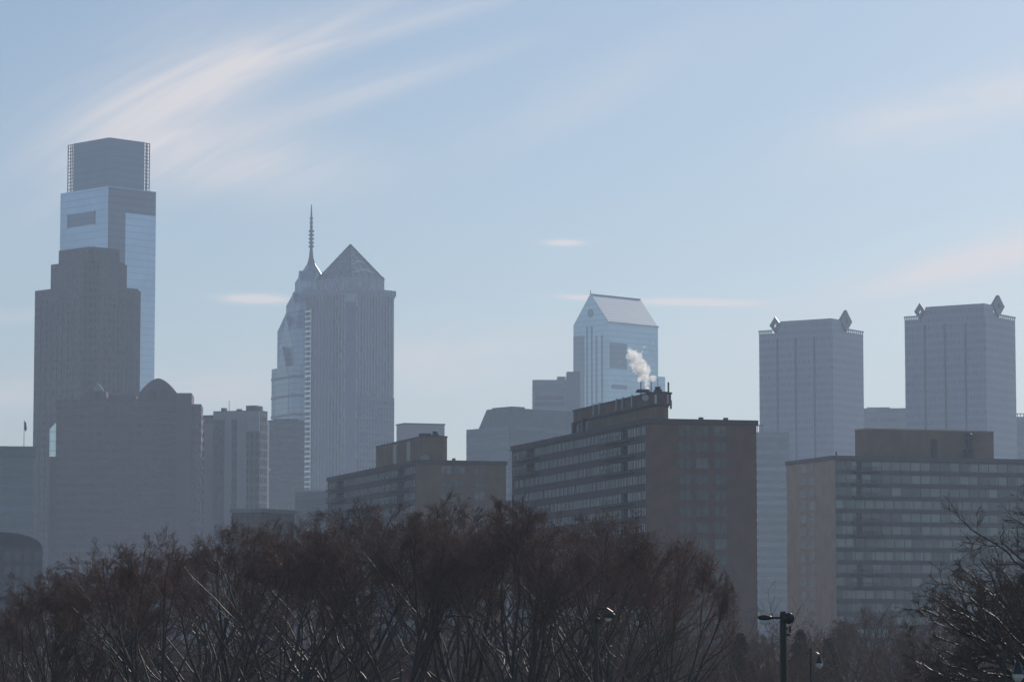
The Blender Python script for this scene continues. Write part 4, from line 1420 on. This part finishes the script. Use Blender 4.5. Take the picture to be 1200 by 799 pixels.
Yl = 150
p = at(537, 760, Yl)
t = thing('twin_arm_lamp', 'black lamp post with two flat heads half hidden in the grove', 'street lamp', (p.x, Yl, 0))
zl = at(537, 722, Yl).z
MB().tube([(0, 0, 0), (0, 0, .9), (0, 0, .92), (0, 0, zl)], [.16, .14, .09, .07], 10).build('pole', 'black_paint', t)
for s_ in (-1, 1):
    MB().tube([(0, 0, zl), (.2 * s_, 0, zl + .06)], .04, 8).build('arm', 'black_paint', t)
    mb = MB(); lamp_head(mb, (.15 * s_, 0, zl + .05), (s_, 0, -.12), .5, .09)
    mb.build('lamp_head', 'black_paint', t, smooth=True)

def pendant(px, py, Y, side, label):
    p = at(px, 760, Y)
    t = thing('pendant_lamp', label, 'street lamp', (p.x, Y, 0), 0, 'pendant park lamps')
    zl = at(px, py, Y).z
    MB().tube([(0, 0, 0), (0, 0, .7), (0, 0, .72), (0, 0, zl)], [.14, .12, .075, .06], 10).build('pole', 'black_paint', t)
    x = .42 * side
    MB().tube([(-.25 * side, 0, zl - .25), (0, 0, zl - .25), (x * .7, 0, zl - .22), (x, 0, zl - .3), (x, 0, zl - .4)], .025, 8).build('arm', 'black_paint', t)
    sh = MB().tube([(x, 0, zl - .35), (x, 0, zl - .45), (x, 0, zl - .75)], [.05, .1, .2], 12).build('lamp_shade', 'black_paint', t)
    MB().tube([(x, 0, zl - .75), (x, 0, zl - .86), (x, 0, zl - .98), (x, 0, zl - 1.04)], [.17, .18, .11, .02], 12).build('globe', 'lamp_glass', sh, smooth=True)
pendant(950, 759, 165, 1, 'pendant globe lamp just right of the thick floodlight pole')
pendant(1177, 761, 104, 1, 'pendant globe lamp in front of the big spreading tree at right')

# ================================================================== LIGHT, SKY, HAZE
SUN_EL, SUN_AZ = 28.0, 26.0          # azimuth measured clockwise from +Y (ahead)
sd = bpy.data.lights.new('sun', 'SUN')
so = bpy.data.objects.new('sun', sd); COL.objects.link(so)
sd.energy = 3.4
sd.angle = R(0.5)
sd.color = (1.0, 0.93, 0.84)
dirv = Vector((math.sin(R(SUN_AZ)) * math.cos(R(SUN_EL)), math.cos(R(SUN_AZ)) * math.cos(R(SUN_EL)), math.sin(R(SUN_EL))))
so.rotation_euler = dirv.to_track_quat('Z', 'Y').to_euler()
so.location = (200, 0, 400)

w = bpy.data.worlds.new('World'); sc.world = w
w.use_nodes = True
g = NT(w.node_tree)
bg = w.node_tree.nodes['Background']
sky = g.new('ShaderNodeTexSky', sky_type='NISHITA')
sky.sun_disc = False
sky.sun_elevation = R(SUN_EL)
sky.sun_rotation = R(SUN_AZ)
sky.air_density = 1.0
sky.dust_density = 0.5
sky.ozone_density = 3.0
# cirrus: laid out on the sky dome by azimuth and elevation (degrees)
tc = g.new('ShaderNodeTexCoord')
sx = g.new('ShaderNodeSeparateXYZ'); g.link(tc.outputs['Generated'], sx.inputs[0])
az = g.math('MULTIPLY', g.math('ARCTAN2', sx.outputs[0], sx.outputs[1]), 180 / math.pi)
el = g.math('MULTIPLY', g.math('ARCSINE', sx.outputs[2]), 180 / math.pi)
def azel(px, py):
    v = at(px, py, 1000) - Vector((0, 0, CAMH))
    return math.degrees(math.atan2(v.x, v.y)), math.degrees(math.asin(v.normalized().z))
def patch(px, py, lx, ly, rot, sharp=1.0):
    """soft elliptic patch on the dome; lx, ly are half axes in degrees; rot in degrees"""
    a0, e0 = azel(px, py)
    da = g.math('SUBTRACT', az, a0); de = g.math('SUBTRACT', el, e0)
    c_, s_ = math.cos(R(rot)), math.sin(R(rot))
    u = g.math('ADD', g.math('MULTIPLY', da, c_ / lx), g.math('MULTIPLY', de, s_ / lx))
    v = g.math('ADD', g.math('MULTIPLY', da, -s_ / ly), g.math('MULTIPLY', de, c_ / ly))
    r2 = g.math('ADD', g.math('MULTIPLY', u, u), g.math('MULTIPLY', v, v))
    return g.math('POWER', 2.718, g.math('MULTIPLY', r2, -sharp))
def streaks(rot, sx_, sy_, seed, detail=6, lo=0.42, hi=0.75, bend=0.0, dist=0.4):
    c_, s_ = math.cos(R(rot)), math.sin(R(rot))
    u = g.math('ADD', g.math('MULTIPLY', az, c_), g.math('MULTIPLY', el, s_))
    v = g.math('ADD', g.math('MULTIPLY', az, -s_), g.math('MULTIPLY', el, c_))
    if bend:
        v = g.math('ADD', v, g.math('MULTIPLY', g.math('MULTIPLY', u, u), bend))
    cv = g.new('ShaderNodeCombineXYZ')
    g.link(g.math('MULTIPLY', u, sx_), cv.inputs[0]); g.link(g.math('MULTIPLY', v, sy_), cv.inputs[1])
    cv.inputs[2].default_value = seed
    nz = g.new('ShaderNodeTexNoise')
    nz.inputs['Scale'].default_value = 1.0
    nz.inputs['Detail'].default_value = detail
    nz.inputs['Distortion'].default_value = dist
    g.link(cv.outputs[0], nz.inputs['Vector'])
    return g.math('DIVIDE', g.math('SUBTRACT', nz.outputs[0], lo), hi - lo, clamp=True)
def add(*a):
    r = a[0]
    for x in a[1:]:
        r = g.math('ADD', r, x)
    return r
st1 = streaks(24, 0.25, 2.3, 3.0, detail=9, lo=0.32, hi=0.72, bend=0.025, dist=0.8)
soft = streaks(30, 0.25, 0.5, 9.0, lo=0.25, hi=0.8)
p1 = add(patch(430, 42, 3.0, 0.20, 17), patch(250, 112, 1.7, 0.30, 27), patch(330, 50, 3.0, 0.35, 24), patch(150, 125, 2.1, 1.0, 40), patch(270, 195, 2.2, 0.6, 2), patch(420, 110, 2.4, .25, 18))
c1 = g.math('MULTIPLY', g.math('MULTIPLY', p1, g.math('MULTIPLY_ADD', st1, 0.75, 0.25)), 0.5)
p2 = add(patch(190, 150, 2.8, 1.1, 33), patch(290, 190, 2.3, .7, -4), patch(690, 110, 2.6, 0.5, 22))
c2 = g.math('MULTIPLY', g.math('MULTIPLY', p2, soft), 0.42)
st3 = streaks(12, 0.3, 1.6, 14.0, lo=0.25, hi=0.75)
p3 = add(patch(1170, 298, 2.6, 0.5, 13), patch(1120, 312, 1.6, 0.16, 14), patch(1130, 125, 2.6, 0.5, 14))
c3 = g.math('MULTIPLY', g.math('MULTIPLY', p3, g.math('MULTIPLY_ADD', st3, 0.8, 0.25)), 0.75)
p4 = add(patch(815, 354, 1.0, 0.06, -1.5), patch(300, 350.5, 0.55, 0.075, -1), patch(662, 284.5, 0.32, 0.05, 0), patch(690, 349, 0.5, .04, -3))
st4 = streaks(0, 1.2, 6.0, 22.0, lo=0.2, hi=0.6)
c4 = g.math('MULTIPLY', g.math('MULTIPLY', p4, g.math('MULTIPLY_ADD', st4, 0.5, 0.5)), 1.5)
p5 = add(g.math('MULTIPLY', patch(600, 455, 12.0, 1.3, 0), 0.45), patch(520, 420, 2.6, 0.55, 3), patch(250, 455, 1.6, 0.35, 2), patch(10, 465, 1.4, 0.4, 5), patch(20, 370, 1.1, .12, 8))
c5 = g.math('MULTIPLY', g.math('MULTIPLY', p5, streaks(5, 0.5, 1.5, 31.0, lo=0.1, hi=0.7)), 0.42)
cl = g.math('MINIMUM', add(c1, c2, c3, c4, c5), 0.85)
skc = g.mix(cl, sky.outputs[0], (11.4, 10.5, 10.2))
g.link(skc, bg.inputs['Color'])
bg.inputs['Strength'].default_value = 0.0755

hz = MB().box(GX0 - 50, GX1 + 50, GY0 - 50, GY1 + 50, -1.0, 325.0)
hm = bpy.data.materials.new('haze'); hm.use_nodes = True
nt = hm.node_tree; nt.nodes.clear()
out = nt.nodes.new('ShaderNodeOutputMaterial')
pv = nt.nodes.new('ShaderNodeVolumePrincipled')
pv.inputs['Color'].default_value = (0.645, 0.785, 1.0, 1)
pv.inputs['Density'].default_value = 0.00019
pv.inputs['Anisotropy'].default_value = 0.3
nt.links.new(pv.outputs[0], out.inputs['Volume'])
ho = hz.build('haze', hm)
tag(ho, 'thin blue grey haze filling the air over the whole city', 'haze', kind='stuff')

# ------------------------------------------------------------------ render settings
sc.render.engine = 'CYCLES'
sc.view_settings.view_transform = 'Standard'
sc.view_settings.look = 'None'
sc.view_settings.exposure = 0.0
sc.view_settings.gamma = 1.0
sc.view_settings.use_curve_mapping = False
sc.cycles.use_denoising = True
sc.cycles.max_bounces = 6
sc.cycles.diffuse_bounces = 2
sc.cycles.glossy_bounces = 3
sc.cycles.transparent_max_bounces = 24
sc.cycles.volume_bounces = 2
sc.cycles.caustics_reflective = False
sc.cycles.caustics_refractive = False
